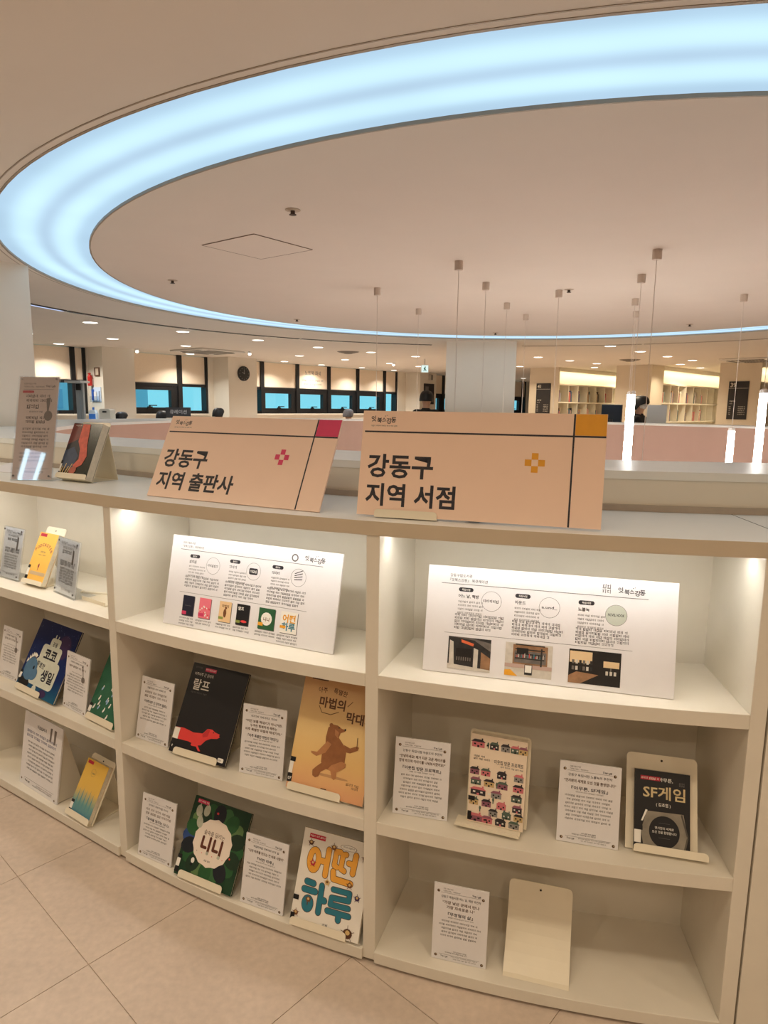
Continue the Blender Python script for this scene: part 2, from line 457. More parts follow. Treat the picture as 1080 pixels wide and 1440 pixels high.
# columns standing before the window wall
def wcol(s0, s1, d=.5):
    b = MB(); wbox(b, s0, s1, .001, d, -.003, CZ); o = struct(b.build('column', COLP)); return o
wcol(.96, 1.57); wcol(3.68, 4.43); wcol(10.4, 11.2); wcol(14.2, 14.9)
# big column beyond the counter, and one rising through it on the left
b = MB(); b.prism([(0.89, 10.18), (1.90, 10.04), (2.04, 11.04), (1.03, 11.18)], -.003, CZ, 'z'); struct(b.build('column', COLP))
lc = (-2.55, 4.98)
b = MB(); b.prism([(lc[0]-WT[0]*.95, lc[1]-WT[1]*.95), lc, (lc[0]-WN[0]*.8, lc[1]-WN[1]*.8), (lc[0]-WT[0]*.95-WN[0]*.8, lc[1]-WT[1]*.95-WN[1]*.8)], -.003, CZ, 'z')
struct(b.build('column', COLP))
# far side, right side and the wall behind the visitor close the room
struct(MB().box(8.6, 17, 30, 30.2, -.003, CZ).build('wall_back', WALLP))
struct(MB().box(16.4, 16.6, -6, 30, -.003, CZ).build('wall_right', WALLP))
struct(MB().box(-18, 16.4, -5.2, -5.0, -.003, CZ).build('wall_front', WALLP))

# ================================================================== CIRCULAR COUNTER
# raised partition ring
pr = thing('circular_partition', 'low circular partition with a wide white cap and pink inner side', 'partition')
p = MB(); sector(p, 3.452, 3.853, 0, 1.397, 0, 360, 2, inner_bump, outer_bump); p.build('body', RISER, pr)
p = MB(); sector(p, 3.43, 3.45, 0, 1.397, 0, 360, 2, inner_bump, inner_bump); p.build('inner_panel', PINK, pr)
p = MB(); sector(p, 3.425, 3.857, 1.397, 1.421, 0, 360, 2, inner_bump, outer_bump); p.build('cap_board', CREAM_TOP, pr)
p = MB(); sector(p, 3.8535, 3.866, 1.3035, 1.322, -64, 34, 1.5); p.build('base_trim', TRIM, pr)

Z1, Z2, ZT = 0.882, 0.45, 1.265
LEDM = EM('led_strip_glow', C_STRIP, STRIP)
def bookcase(name, t0, t1, label, right=False):
    root = thing(name, label, 'bookcase', pt(4.1, (t0+t1)/2, 0))
    L = root.location
    def part(nm, mat, *secs, **kw):
        mb = MB()
        for a in secs: sector(mb, *a)
        return shifted(mb, *L).build(nm, mat, root, bevel=kw.get('bevel', 0))
    ta, tb = t0+.5, t1-(.5 if right else 0)
    part('side_panel', CREAM, (3.93, 4.28, .012, ZT-.0005, t0, t0+.5), bevel=.0015)
    if right: part('side_panel', CREAM, (3.93, 4.28, .012, ZT-.0005, t1-.5, t1), bevel=.0015)
    part('back_panel', CREAM, (3.93, 3.954, .045, ZT-.0005, ta, tb))
    for z in (Z1, Z2): part('shelf_board', CREAM, (3.954, 4.28, z-.038, z, ta, tb), bevel=.0015)
    part('base_board', CREAM, (3.93, 4.288, .010, .045, ta, tb), bevel=.0015)
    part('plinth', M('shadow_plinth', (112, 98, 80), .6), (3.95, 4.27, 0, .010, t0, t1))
    ls = part('led_strip', WHITEPL, (4.205, 4.222, ZT-.010, ZT-.0005, ta+.15, tb-.15))
    mb = MB(); sector(mb, 4.207, 4.220, ZT-.0125, ZT-.0102, ta+.18, tb-.18)
    shifted(mb, *L).build('diffuser', LEDM, ls)
    return root
bookcase('bookcase', -47.2, -33.0, 'cream bookcase unit on the straight side holding the podcast and birthday books')
bookcase('bookcase', -33.0, -19.9, 'curved cream bookcase unit holding the red dog, bear and forest books')
bookcase('bookcase', -19.9, -6.62, 'curved cream bookcase unit holding the houses book and an empty stand', right=True)
cb = thing('closed_cabinet', 'plain cream closed cabinet joining the curved bookcase at a thin crack', 'cabinet', pt(4.1, 0, 0))
L = cb.location
p = MB(); sector(p, 3.93, 4.262, .01, ZT-.0005, -6.55, 30); shifted(p, *L).build('body', CREAM, cb)
for a0, a1 in ((-6.55, 5.6), (5.66, 17.8), (17.86, 30)):
    p = MB(); sector(p, 4.263, 4.281, .012, ZT-.002, a0, a1); shifted(p, *L).build('door', CREAM, cb, bevel=.001)
cb = thing('closed_cabinet', 'plain cream closed cabinet at the far end of the straight side, before the column', 'cabinet', pt(4.1, -55, 0))
L = cb.location
p = MB(); sector(p, 3.93, 4.262, .01, ZT-.0005, -63.5, -47.25); shifted(p, *L).build('body', CREAM, cb)
for a0, a1 in ((-63.5, -55.4), (-55.34, -47.25)):
    p = MB(); sector(p, 4.263, 4.281, .012, ZT-.002, a0, a1); shifted(p, *L).build('door', CREAM, cb, bevel=.001)
ct = thing('counter_top', 'long grey-white counter top carrying the two curation signs', 'counter top', pt(4.1, -25, ZT))
L = ct.location
p = MB(); sector(p, 3.8535, 4.283, ZT, 1.303, -64, -6.07); shifted(p, *L).build('top_board', CREAM_TOP, ct, bevel=.001)
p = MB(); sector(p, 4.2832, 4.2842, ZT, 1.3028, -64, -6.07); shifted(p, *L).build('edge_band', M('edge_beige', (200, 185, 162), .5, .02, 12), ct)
ct = thing('counter_top', 'grey-white counter top section beyond the dark joint, lying bare', 'counter top', pt(4.1, 12, ZT))
L = ct.location
p = MB(); sector(p, 3.8535, 4.283, ZT, 1.303, -6.02, 34); shifted(p, *L).build('top_board', CREAM_TOP, ct, bevel=.001)
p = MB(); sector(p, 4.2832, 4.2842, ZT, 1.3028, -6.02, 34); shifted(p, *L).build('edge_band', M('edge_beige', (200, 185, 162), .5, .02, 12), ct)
p = MB(); sector(p, 3.8535, 4.282, ZT+.002, 1.3025, -6.067, -6.023); shifted(p, *L).build('joint', DARKGAP, ct)

# ================================================================== CEILING LIGHTS AND FITTINGS
def copy_tree(o, parent=None):
    c = o.copy(); link(c); c.parent = parent
    for ch in o.children: copy_tree(ch, c)
    return c
LENS = EM('downlight_lens', (1.0, 0.93, 0.82), 6.0)
dl = thing('downlight', 'round white recessed downlight in the ceiling around the ring', 'ceiling light', (0, 0, CZ), group='recessed downlights')
MB().lathe([(.098, -.001), (.098, -.005), (.084, -.008), (.082, -.002)], n=24).build('trim_ring', WHITEPL, dl)
MB().lathe([(.081, -.0035), (.081, -.0055)], n=24).build('lens', LENS, dl)
la = bpy.data.lights.new('downlight_lamp', 'AREA'); la.shape = 'DISK'; la.size = 0.15; la.energy = DOWN; la.color = C_FAR; la.spread = math.radians(130)
near_fill_la = la.copy(); near_fill_la.energy = NEAR; near_fill_la.spread = math.radians(128); near_fill_la.color = C_NEAR
rear_fill_la = la.copy(); rear_fill_la.energy = REAR; rear_fill_la.spread = math.radians(160); rear_fill_la.color = C_NEAR
wall_la = la.copy(); wall_la.energy = DOWN*1.75; wall_la.color = (.98, .94, .86)
hall_la = la.copy(); hall_la.energy = DOWN*1.35; hall_la.color = (1.0, .86, .64)
lo = bpy.data.objects.new('lamp', la); link(lo, dl); lo.location = (0, 0, -.012)
spots = [(-3.57, 8.35), (-4.13, 10.42), (-5.43, 11.43), (-2.73, 9.27), (-3.35, 11.52), (-3.80, 13.35),
         (-1.92, 10.34), (-1.13, 11.46), (-1.7, 13.48), (-2.26, 15.3), (-.27, 12.36), (-.86, 14.44), (-1.54, 16.4), (0.08, 15.5), (-.61, 17.4),
         (.22, 18.4), (.57, 13.26), (.79, 16.51), (2.88, 13.03), (3.71, 13.88), (3.43, 10.56), (4.49, 14.64), (4.87, 16.02), (3.12, 15.99),
         (4.23, 11.47), (5.09, 12.45), (5.94, 13.34), (6.22, 14.52), (7.16, 15.64), (7.3, 10.2), (6.2, 9.0), (8.3, 12.0), (4.5, 22.4), (5.2, 23.3), (6.6, 18.2), (8.6, 16.4),  # the two farthest are added to brighten the last window
         # unseen downlights added as fill on the visitor's side of the counter
         (-2.1, 1.75), (-1.2, 1.08), (-.2, .66), (.95, .44), (2.15, .47), (-1.9, -.5), (.2, -1.1), (2.3, -1.0), (-3.9, 1.2), (-5.0, 3.6), (-5.6, 6.0), (-.9, -3.0), (1.6, -3.0), (-2.9, 2.6), (-3.5, 3.45), (4.6, .2), (6.6, 2.2), (7.0, 5.0)]
for i, (x, y) in enumerate(spots):
    o = dl if i == 0 else copy_tree(dl)
    o.location = (x, y, CZ)
    if y < 3:
        for ch in o.children:
            if ch.type == 'LIGHT': ch.data = near_fill_la if y > .3 and -2.5 < x < 2.5 else rear_fill_la
    else:
        wd = (x-WO[0])*WN[0]+(y-WO[1])*WN[1]
        for ch in o.children:
            if ch.type == 'LIGHT' and wd < 2.2 and y > 11: ch.data = wall_la
            elif ch.type == 'LIGHT' and x > 2.4: ch.data = hall_la
ss = thing('spotlight', 'tiny bright bare spot lamp at the ceiling edge by the windows', 'ceiling light', (0, 0, CZ), group='edge spot lamps')
MB().lathe([(.03, -.001), (.03, -.03), (.024, -.034)], n=14).build('housing', WHITEPL, ss)
MB().lathe([(.023, -.034), (.03, -.05), (.022, -.068), (.006, -.075)], n=14).build('bulb', EM('spot_glow', (1, .93, .84), 4), ss)
for i, (x, y) in enumerate([(-4.81, 9.34), (-4.45, 12.3), (-2.49, 12.56), (.17, 15.3)]):
    o = ss if i == 0 else copy_tree(ss)
    o.location = (x, y, CZ)

# sprinklers
sp = thing('sprinkler', 'small dark ceiling sprinkler head inside the luminous ring', 'sprinkler', (0, 0, CZ), group='ceiling sprinklers')
MB().lathe([(.038, -.001), (.038, -.003), (.016, -.005)], n=18).build('rosette', M('sprinkler_plate', (190, 172, 150), .5), sp)
MB().lathe([(.011, -.005), (.011, -.020), (.018, -.022), (.018, -.025), (.005, -.027)], n=12).build('head', M('sprinkler_head', (84, 72, 64), .4, metal=.6), sp)
for i, (x, y) in enumerate([(-.47, 3.51), (-1.68, 5.48), (-1.01, 7.82), (1.475, 5.66), (1.41, 8.94), (3.41, 7.8)]):
    o = sp if i == 0 else copy_tree(sp)
    o.location = (x, y, CZ)
# access hatch
hc = [(-1.13, 4.29), (-.77, 4.01), (-.46, 4.37), (-.81, 4.61)]
hx, hy = -.795, 4.32
ht = thing('ceiling_hatch', 'flush square access hatch with a thin dark outline in the ceiling disc', 'hatch', (hx, hy, CZ))
hs = .235; ang = math.radians(-38)
def hp(x, y, z): return (x*math.cos(ang)-y*math.sin(ang), x*math.sin(ang)+y*math.cos(ang), z)
MB().box(-hs, hs, -hs, hs, -.003, -.0005, fn=hp).build('panel', CEIL, ht)
g = MB()
for s in (-1, 1):
    g.box(s*hs-.003, s*hs+.003, -hs, hs, -.0034, -.0006, fn=hp); g.box(-hs, hs, s*hs-.003, s*hs+.003, -.0034, -.0006, fn=hp)
g.build('seam', M('hatch_seam', (120, 98, 78), .7), ht)
# air conditioning cassettes and round diffusers
def cassette(x, y, yaw, label):
    r = thing('air_cassette', label, 'air conditioner', (x, y, CZ), yaw)
    MB().box(-.48, .48, -.48, .48, -.03, -.001).build('panel', M('cassette_white', (214, 208, 200), .5, .02, 10), r, bevel=.01)
    g = MB()
    for k in range(9): g.box(-.24, .24, -.235+k*.056, -.21+k*.056, -.036, -.0305)
    g.build('intake_grille', M('cassette_grille', (150, 145, 138), .6), r)
    for k in range(4):
        a = math.pi/2*k
        MB().box(-.27, .27, -.40, -.33, -.037, -.0305, fn=lambda x, y, z, a=a: (x*math.cos(a)-y*math.sin(a), x*math.sin(a)+y*math.cos(a), z)).build('louver', M('louver_grey', (120, 115, 108), .6), r)
cassette(-3.25, 12.55, 51, 'square ceiling air conditioner near the window with the dark sign')
cassette(6.9, 12.9, 45, 'square ceiling air conditioner in front of the end panel numbered 39')
def rdiff(x, y, label, grp=None):
    r = thing('round_diffuser', label, 'air vent', (x, y, CZ), group=grp)
    for k, rr in enumerate((.20, .15, .10)):
        MB().lathe([(rr, -.002-.012*k), (rr-.03, -.014-.012*k), (rr-.034, -.012-.012*k)], n=24).build('cone', M('diffuser_grey', (120, 110, 100), .6), r)
rdiff(-.68, 12.35, 'dark round ceiling air diffuser before the notebook-seat windows')
rdiff(4.75, 13.4, 'dark round ceiling air diffuser over the plain bookcase end panel')

# ================================================================== PENDANT TUBES
TUBEM = EM('tube_glow', C_TUBE, TUBE)
CABLE = M('pendant_cable', (216, 206, 194), .5)
def pendant(x, y, ztop, ln, label, group=None, q=1.0):
    r = thing('pendant_lamp', label, 'pendant lamp', (x, y, ztop-ln), group=group)
    h = CZ-(ztop-ln)
    MB().lathe([(.028, h-.001), (.028, h-.055), (.025, h-.06)], n=20).build('canopy', M('canopy_cream', (206, 192, 178), .5), r)
    MB().tube((0, 0, ln+.02), (0, 0, h-.055), .0022, n=6).build('cable', CABLE, r)
    MB().lathe([(.010*q, ln+.02), (.026*q, ln+.012), (.027*q, ln-.01)], n=16).build('cap', WHITEPL, r)
    MB().lathe([(.008*q, 0), (.026*q, .008), (.0265*q, ln-.008)], n=18).build('tube', TUBEM, r, smooth=True)
def ringpos(rad, th): a = math.radians(th); return CX+rad*math.sin(a), CY-rad*math.cos(a)
for rad, th, zt, lab in [(1.49, -88, 1.30, 0), (1.55, -135, 1.22, 0), (1.46, -40, 1.20, 0), (1.40, 179, 1.28, 0), (1.53, 8, 1.24, 0),
                         (1.55, 91, 1.435, 'short glowing tube pendant between two longer tubes over the partition cap'),
                         (1.56, 56, 1.735, 'thick glowing tube pendant rising high above the cap beside sign 39'), (1.50, 136, 1.25, 0),
                         (.74, -61, 1.26, 0), (.72, -155, 1.2, 0),
                         (.82, 113, 1.735, 'tall glowing tube pendant standing behind another tube beside the masked person'),
                         (.85, 28.7, 1.715, 'tall glowing tube pendant in front of another tube beside the masked person'), (.06, -7, 1.18, 0)]:
    x, y = ringpos(rad, th)
    low = ('outer', 'inner')[rad < 1] if rad > .1 else ''
    lowlab = 'low tube pendant in the %s circle of ceiling pendants' % low if low else 'low tube pendant in the very centre of the ceiling disc, by a sprinkler'
    pendant(x, y, zt, .92, lab or lowlab, None if lab or not low else low+' circle of low pendants', .55 if rad < 1 else 1.0)

# slim luminous ceiling panel on the visitor's side (mirrored in the acrylic stand)
lp = thing('panel_light', 'slim pale blue luminous ceiling panel behind the visitor', 'ceiling light', (-2.91, .19, CZ), math.degrees(math.atan2(.49, .34)))
MB().box(-.33, .33, -.075, .075, -.012, -.001).build('housing', WHITEPL, lp)
for sy in (-1, 1): MB().box(-.32, .32, sy*.053-.014, sy*.053+.014, -.0145, -.0122).build('edge_diffuser', EM('panel_glow', (.62, .88, 1.0), 7.5), lp)
MB().box(-.32, .32, -.038, .038, -.0140, -.0122).build('centre_diffuser', EM('panel_centre_glow', (.72, .78, 1.0), 2.6), lp)

# ================================================================== SIGNS, CARDS, BOOKS
# name: (x, y of the foot's front edge, z, width, height, yaw, backward tilt)
T = {
    'A': (-0.473, 1.993, 1.303, 0.657, 0.282, -27.4, 26.8),
    'B': (0.226, 1.702, 1.303, 0.632, 0.282, -17.9, 11.0),
    'C': (-1.334, 2.518, 1.303, 0.160, 0.406, -1.7, 16.0),
    'D': (-1.168, 2.491, 1.315, 0.169, 0.218, -29.4, 24.0),
    'F': (-0.435, 1.999, 0.882, 0.642, 0.293, -24.9, 13.2),
    'G': (0.421, 1.674, 0.882, 0.643, 0.290, -15.6, 12.0),
    'H': (-1.528, 2.655, 0.882, 0.152, 0.211, -33.7, 11.0),
    'I': (-1.373, 2.549, 0.892, 0.125, 0.202, -32.8, 25.0),
    'J': (-1.193, 2.425, 0.882, 0.175, 0.212, -41.4, 9.0),
    'K': (-1.571, 2.672, 0.450, 0.148, 0.211, -34.0, 10.8),
    'L': (-1.369, 2.492, 0.4605, 0.291, 0.283, -35.6, 28.2),
    'M': (-1.158, 2.377, 0.450, 0.160, 0.213, -36.6, 9.0),
    'N': (-1.015, 2.268, 0.4605, 0.180, 0.240, -36.0, 28.0),
    'O': (-1.378, 2.489, 0.045, 0.285, 0.299, -35.3, 8.8),
    'P': (-1.134, 2.303, 0.060, 0.134, 0.205, -34.8, 29.0),
    'Q': (-0.787, 2.148, 0.450, 0.151, 0.214, -28.2, 11.5),
    'R': (-0.601, 2.029, 0.4605, 0.233, 0.294, -25.8, 28.0),
    'S': (-0.376, 1.944, 0.450, 0.153, 0.217, -18.8, 10.2),
    'U': (-0.775, 2.092, 0.045, 0.155, 0.215, -27.0, 10.2),
    'V': (-0.579, 1.968, 0.0555, 0.238, 0.246, -26.7, 28.8),
    'W': (-0.368, 1.876, 0.045, 0.156, 0.216, -23.2, 11.5),
    'Y': (0.111, 1.745, 0.450, 0.158, 0.218, -14.0, 9.2),
    'Z': (0.315, 1.691, 0.462, 0.153, 0.250, -20.0, 5.0),
    'a': (0.551, 1.630, 0.450, 0.158, 0.214, -14.9, 11.2),
    'b': (0.733, 1.587, 0.456, 0.137, 0.200, -14.1, 24.0),
    'c': (0.226, 1.678, 0.045, 0.155, 0.222, -15.3, 6.0),
    'd': (0.430, 1.615, 0.045, 0.178, 0.245, -15.7, 33.0),
    'T': (-0.169, 1.825, 0.4605, 0.255, 0.337, -23.2, 22.2),
    'X': (-0.165, 1.772, 0.0555, 0.226, 0.269, -21.6, 23.0),
}
ORANGE = M('print_orange', (232, 163, 40), .55, .03, 50); ROSE = M('print_rose', (216, 62, 104), .55, .03, 50)
SIGNB = M('sign_board_peach', (245, 214, 192), .6, .012, 12)
REDTAG = M('print_red_tag', (190, 36, 62), .5, .05, 40)
WHITEP = M('print_white', (240, 236, 228), .55)
INKS = M('soft_ink', (84, 80, 80), .6, .05, 40)
BLK = M('print_black', (18, 17, 20), .5, .05, 30)

def strut(root, w, h, t, th, frac=.62):
    """folded easel leg behind a board"""
    a = math.radians(t); fn = tilter(t)
    zt = h*frac; _, y1, z1 = fn(0, th+.0005, zt); _, y0, z0 = fn(0, th+.0005, .004)
    foot = y1+.05
    mb = MB(); mb.prism([(y0+.002, max(z0, .001)), (foot, .001), (y1, z1)], -.02, .02, 'x')
    mb.build('easel_leg', BOARD, root)
def board_item(key, name, label, cat, mat=BOARD, th=.005, leg=True, group=None, frac=.62):
    x, y, z, w, h, yaw, t = T[key]
    root = thing(name, label, cat, (x, y, z+th*math.sin(math.radians(t))+.0004+(.005 if key == 'B' else 0)), yaw, group)
    MB().box(-w/2, w/2, 0, th, 0, h, fn=tilter(t)).build('board', mat, root, bevel=.0006)
    if leg: strut(root, w, h, t, th, frac)
    return root, Print(w, h), t

def handlogo(P, x, z, s, m=INK):
    """the hand-brushed wordmark"""
    key = ('wordmark', 'w', P.n); P.n += 1; keep = P.mb; w_ = MB(); P.parts[key] = w_; P.mb = lambda part: w_
    for ch, dx, dz, k, r in (('잇', 0, .10, 1.0, .05), ('북', .95, -.08, .95, -.05), ('스', 1.85, .02, .8, .12), ('강', 2.6, -.22, 1.0, 0), ('동', 3.35, .0, 1.0, -.06)):
        P.text(ch, x+dx*s, z+dz*s, s*k, m, .02, 'l', rot=r)
    P.ell(x+2.35*s, z+.95*s, .07*s, .07*s, m, part='lettering'); P.ell(x+2.62*s, z+1.05*s, .06*s, .06*s, m, part='lettering')
    P.mb = keep

# ---- the two large curation signs
def big_sign(key, label, colour, l2):
    root, P, t = board_item(key, 'curation_sign', label, 'sign', SIGNB, .006)
    w, h = P.w, P.h
    handlogo(P, .024, h*.895, .0165); P.small(.024, .100, h*.850, .0045, INKG)
    zl = h*.80; xl = w*.878
    P.rect(w*.012, w-.0006, zl-.0022, zl+.0022, INK, part='rule'); P.rect(xl-.0022, xl+.0022, .0006, h-.0006, INK, part='rule')
    P.rect(xl+.0026, w-.0006, zl+.0026, h-.0006, colour, part='colour_block')
    cx, cz, q = w*.735, h*.555, .0165
    for dx, dz in ((0, 1), (0, -1), (1, 0), (-1, 0)):
        P.rect(cx+dx*q-q/2, cx+dx*q+q/2, cz+dz*q-q/2, cz+dz*q+q/2, colour, part='emblem')
    P.text('강동구', w*.035, h*.385, .067, INK, .026, 'l'); P.text(l2, w*.035, h*.115, .064, INK, .026, 'l')
    P.build(root, t)
    return root
big_sign('A', 'peach sign reading 지역 출판사 with a pink corner block', ROSE, '지역 출판사')
big_sign('B', 'peach sign reading 지역 서점 with an orange corner block', ORANGE, '지역 서점')

# ---- bent sheet-metal book stands
def stand(root, w, hp, t, y0, lipw, lipx=0.0, liph=.019, ledge=.0, col=METALC, fl=None, z0=0.0):
    """plate starts at tilted depth y0; ledge and lip reach forward of it"""
    fn = tilter(t, 0, z0)
    mb = MB(); mb.prism(rrect(-w/2, w/2, -.002, hp, .012, 'tl tr'), y0, y0+.0018, 'y', fn=fn); mb.build('back_plate', col, root)
    MB().tube(fn(0, y0-.0006, hp-.014), fn(0, y0-.0001, hp-.014), .003, n=12).build('peg_hole', DARKGAP, root)
    mb = MB(); mb.box(lipx-lipw/2, lipx+lipw/2, -.004-ledge, y0+.0018, -.0036, -.0018, fn=fn); mb.build('ledge', col, root)
    mb = MB(); mb.prism(rrect(lipx-lipw/2, lipx+lipw/2, -.0036, liph, .010, 'tr tl'), -.0056-ledge, -.004-ledge, 'y', fn=fn); mb.build('lip', col, root)
    # rear leg and base
    _, yt, zt = fn(0, y0+.002, hp*.9)
    fz = fl if fl is not None else 0.0
    foot = yt+.035
    mb = MB(); mb.prism([(yt, zt), (yt+.0018, zt), (foot+.0018, fz+.0006), (foot, fz+.0006)], -w*.42, w*.42, 'x'); mb.build('rear_leg', col, root)
    _, yb, zb = fn(0, y0+.002, -.001)
    mb = MB(); mb.box(-w*.42, w*.42, yb, foot+.001, fz+.0005, fz+.0022); mb.build('base_plate', col, root)

def book(key, label, covermat, th, stand_label, hard=False, lipw=None, lipx=0.0, stw=None, sth=None, spine=None, liph=.019, ledge=0.0, page=PAPER, drop=.0103):
    x, y, z, w, h, yaw, t = T[key]
    up = (th+.004)*math.sin(math.radians(t))
    root = thing('book', label, 'book', (x, y, z), yaw)
    fn = tilter(t)
    o = .002 if hard else 0.0; ct = .002 if hard else .0007
    MB().box(-w/2, w/2, 0, ct, 0, h, fn=fn).build('front_cover', covermat, root)
    MB().box(-w/2, w/2, th-ct, th, 0, h, fn=fn).build('back_cover', covermat, root)
    MB().box(-w/2+ct, w/2-o, ct+.0001, th-ct-.0001, o, h-o, fn=fn).build('page_block', page, root)
    MB().box(-w/2-.0004, -w/2+ct*.9, ct, th-ct, 0, h, fn=fn).build('spine', spine or covermat, root)
    sr = thing('book_stand', stand_label, 'book stand', (x, y, z), yaw)
    stand(sr, stw or w*.72, sth or h*.8, t, th+.0012, lipw or w*.66, lipx, liph, ledge, fl=-drop)
    return root, Print(w, h), t
def spine_label(P, z=.0, s=1.0):
    """library label folded over the spine edge"""
    P.rect(0, .018*s, z+.030, z+.040, BLK, 2, 'spine_label'); P.rect(0, .016*s, z+.008, z+.030, WHITEP, 2, 'spine_label'); P.rect(0, .018*s, z, z+.008, BLK, 2, 'spine_label')

# ---- small recommendation cards
def ornament(P, x, z, r, m=INKB):
    P.ell(x, z, r, r, m, 1, 'ornament', 10); P.ell(x+r*.3, z+r*.2, r*.35, r*.35, M('ornament_light', (206, 186, 150), .6), 2, 'ornament', 8)
def card(key, label, head, quote, title, nbody, mark=None, qr_gap=True, lean=0):
    root, P, t = board_item(key, 'recommendation_card', label, 'card')
    w, h = P.w, P.h
    P.text('강동구립도서관', w*.17, h*.935, h*.020, INKG, .004, 'l'); P.text('『잇북스강동』 북큐레이션', w*.17, h*.905, h*.020, INKG, .004, 'l')
    handlogo(P, w*.70, h*.905, h*.026)
    P.rect(w*.13, w*.86, h*.888, h*.891, INKG, part='rule')
    for cx, cz in ((.085, .905), (.90, .885), (.08, .055), (.925, .04)): ornament(P, w*cx, h*cz, h*.019)
    z = .825
    if head == '~': P.small(w*.2, w*.8, h*z, h*.034, INK)
    elif head: P.text(head, w*.5, h*z, h*.038, INK, .006, width=min(w*.72, len(head)*h*.031))
    z -= .075
    for q in quote:
        if q == '~': P.small(w*.14, w*.88, h*z, h*.042, INKB); z -= .060; continue
        P.text(q, w*.5, h*z, h*.045, INKB, .02, width=min(w*.84, max(.3*w, len(q)*h*.036))); z -= .060
    z -= .03
    if title: P.text(title, w*.5, h*z, h*.050, INK, .018, width=min(w*.70, len(title)*h*.040)); z -= .035
    P.blk().small(w*.28, w*.74, h*z, h*.018, INKG); z -= .055; P.blk()
    for k in range(nbody):
        a = random.uniform(.06, .18); P.small(w*a, w*(1-a), h*z, h*.027, INKS); z -= .048
    P.blk(); P.small(w*.40, w*.66, h*.125, h*.018, INK); P.small(w*.25, w*.66, h*.102, h*.018, INK)
    P.rect(w*.14, w*.88, h*.078, h*.081, INKG, part='rule'); P.blk()
    handlogo(P, w*.17, h*.045, h*.022); P.small(w*.36, w*.86, h*.058, h*.016, INKG); P.small(w*.40, w*.82, h*.032, h*.016, INKG)
    if mark == 'spoon':
        G = M('print_sketch_grey', (120, 112, 108), .6)
        P.ell(w*.78, h*.60, w*.075, h*.055, G, 1, 'sketch', rot=.3); P.poly([(w*.72, h*.82), (w*.75, h*.83), (w*.79, h*.66), (w*.76, h*.65)], G, 1, 'sketch'); P.ell(w*.72, h*.815, w*.03, h*.018, G, 1, 'sketch')
    P.build(root, t)
    return root
card('K', 'white card at the end of the shelf with the blue birthday book', '~', ['~'], None, 7, 'spoon')
card('M', 'white card between the blue birthday book and the green book', '~', ['~'], None, 7, 'spoon')
card('Q', 'white recommendation card beside the black red-dog book, against the upright', '~', ['~', '~'], '『아주아주 긴 강아지 랄프』', 5)
card('S', 'white recommendation card between the red-dog book and the bear book', '~', ['“이건 보통 막대기가 아니거든.', '누구든 행복하게 해주는', '아주 특별한 마법의 막대기야.”'], '『아주 특별한 마법의 막대기』', 5)
card('U', 'white recommendation card beside the green forest book, against the upright', '~', ['~', '~'], '『숲속을 달리는 니니』', 5)
card('W', 'white recommendation card between the forest book and the orange-lettered book', '~', ['“나의 하루를 만드는 건 바로 사람이”'], '『어떤 하루』', 5)
card('Y', 'white recommendation card beside the book covered in little houses', '강동구 독립서점 아운드의 추천작', ['“안녕하세요! 제가 지은 고운 케이크를', '함께 먹으며 이야기를 나눠보시겠어요?”'], '『이웃집 방문 프로젝트』', 7)
card('a', 'white recommendation card beside the black game book', '강동구 독립서점 노블녹의 추천작', ['“연사편의 세계로 오신 것을 환영합니다”'], '『아무튼, SF게임』', 7)
card('c', 'white recommendation card beside the empty cream stand', '강동구 독립서점 어느 날, 책방 추천작', ['“가장 낯선 곳에서 만나', '가장 자유로운 나”'], '『무정형의 삶』', 5)

# large card on the bottom shelf: a wedge-shaped board
x, y, z, w, h, yaw, t = T['O']
root = thing('wedge_card', 'large white text card on a wedge block on the bottom shelf', 'card', (x, y, z+.001), yaw)
fn = tilter(t)
MB().box(-w/2, w/2, 0, .006, 0, h, fn=fn).build('board', BOARD, root)
_, yt, zt = fn(0, .0065, h-.003); _, yb, zb = fn(0, .0065, .003)
MB().prism([(yb, max(zb, .001)), (yb+.115, .001), (yt, zt)], -w/2+.004, w/2-.004, 'x').build('wedge', M('wedge_grey', (206, 198, 182), .6), root)
P = Print(w, h)
BLUEINK = M('blue_grey_ink', (88, 92, 132), .6)
P.small(w*.36, w*.62, h*.84, h*.05, INK, words=False)
for k, zz in enumerate((.735, .675)): P.small(w*.10, w*.92, h*zz, h*.042, BLUEINK)
for k in range(8): P.small(w*(.14+.02*(k % 3)), w*.86, h*(.60-.052*k), h*.026, INK)
G = M('print_sketch_grey', (120, 112, 108), .6)
P.poly([(w*.70, h*.93), (w*.75, h*.94), (w*.73, h*.75), (w*.69, h*.76)], G, 1, 'sketch'); P.poly([(w*.80, h*.93), (w*.86, h*.93), (w*.84, h*.74), (w*.80, h*.74)], G, 1, 'sketch')
P.rect(w*.12, w*.90, h*.105, h*.108, INKG, part='rule'); handlogo(P, w*.14, h*.06, h*.03); P.small(w*.45, w*.86, h*.07, h*.018, INKG); P.small(w*.35, w*.86, h*.045, h*.018, INKG)
for cx, cz in ((.05, .07), (.93, .03)): ornament(P, w*cx, h*cz, h*.014)
P.build(root, t)

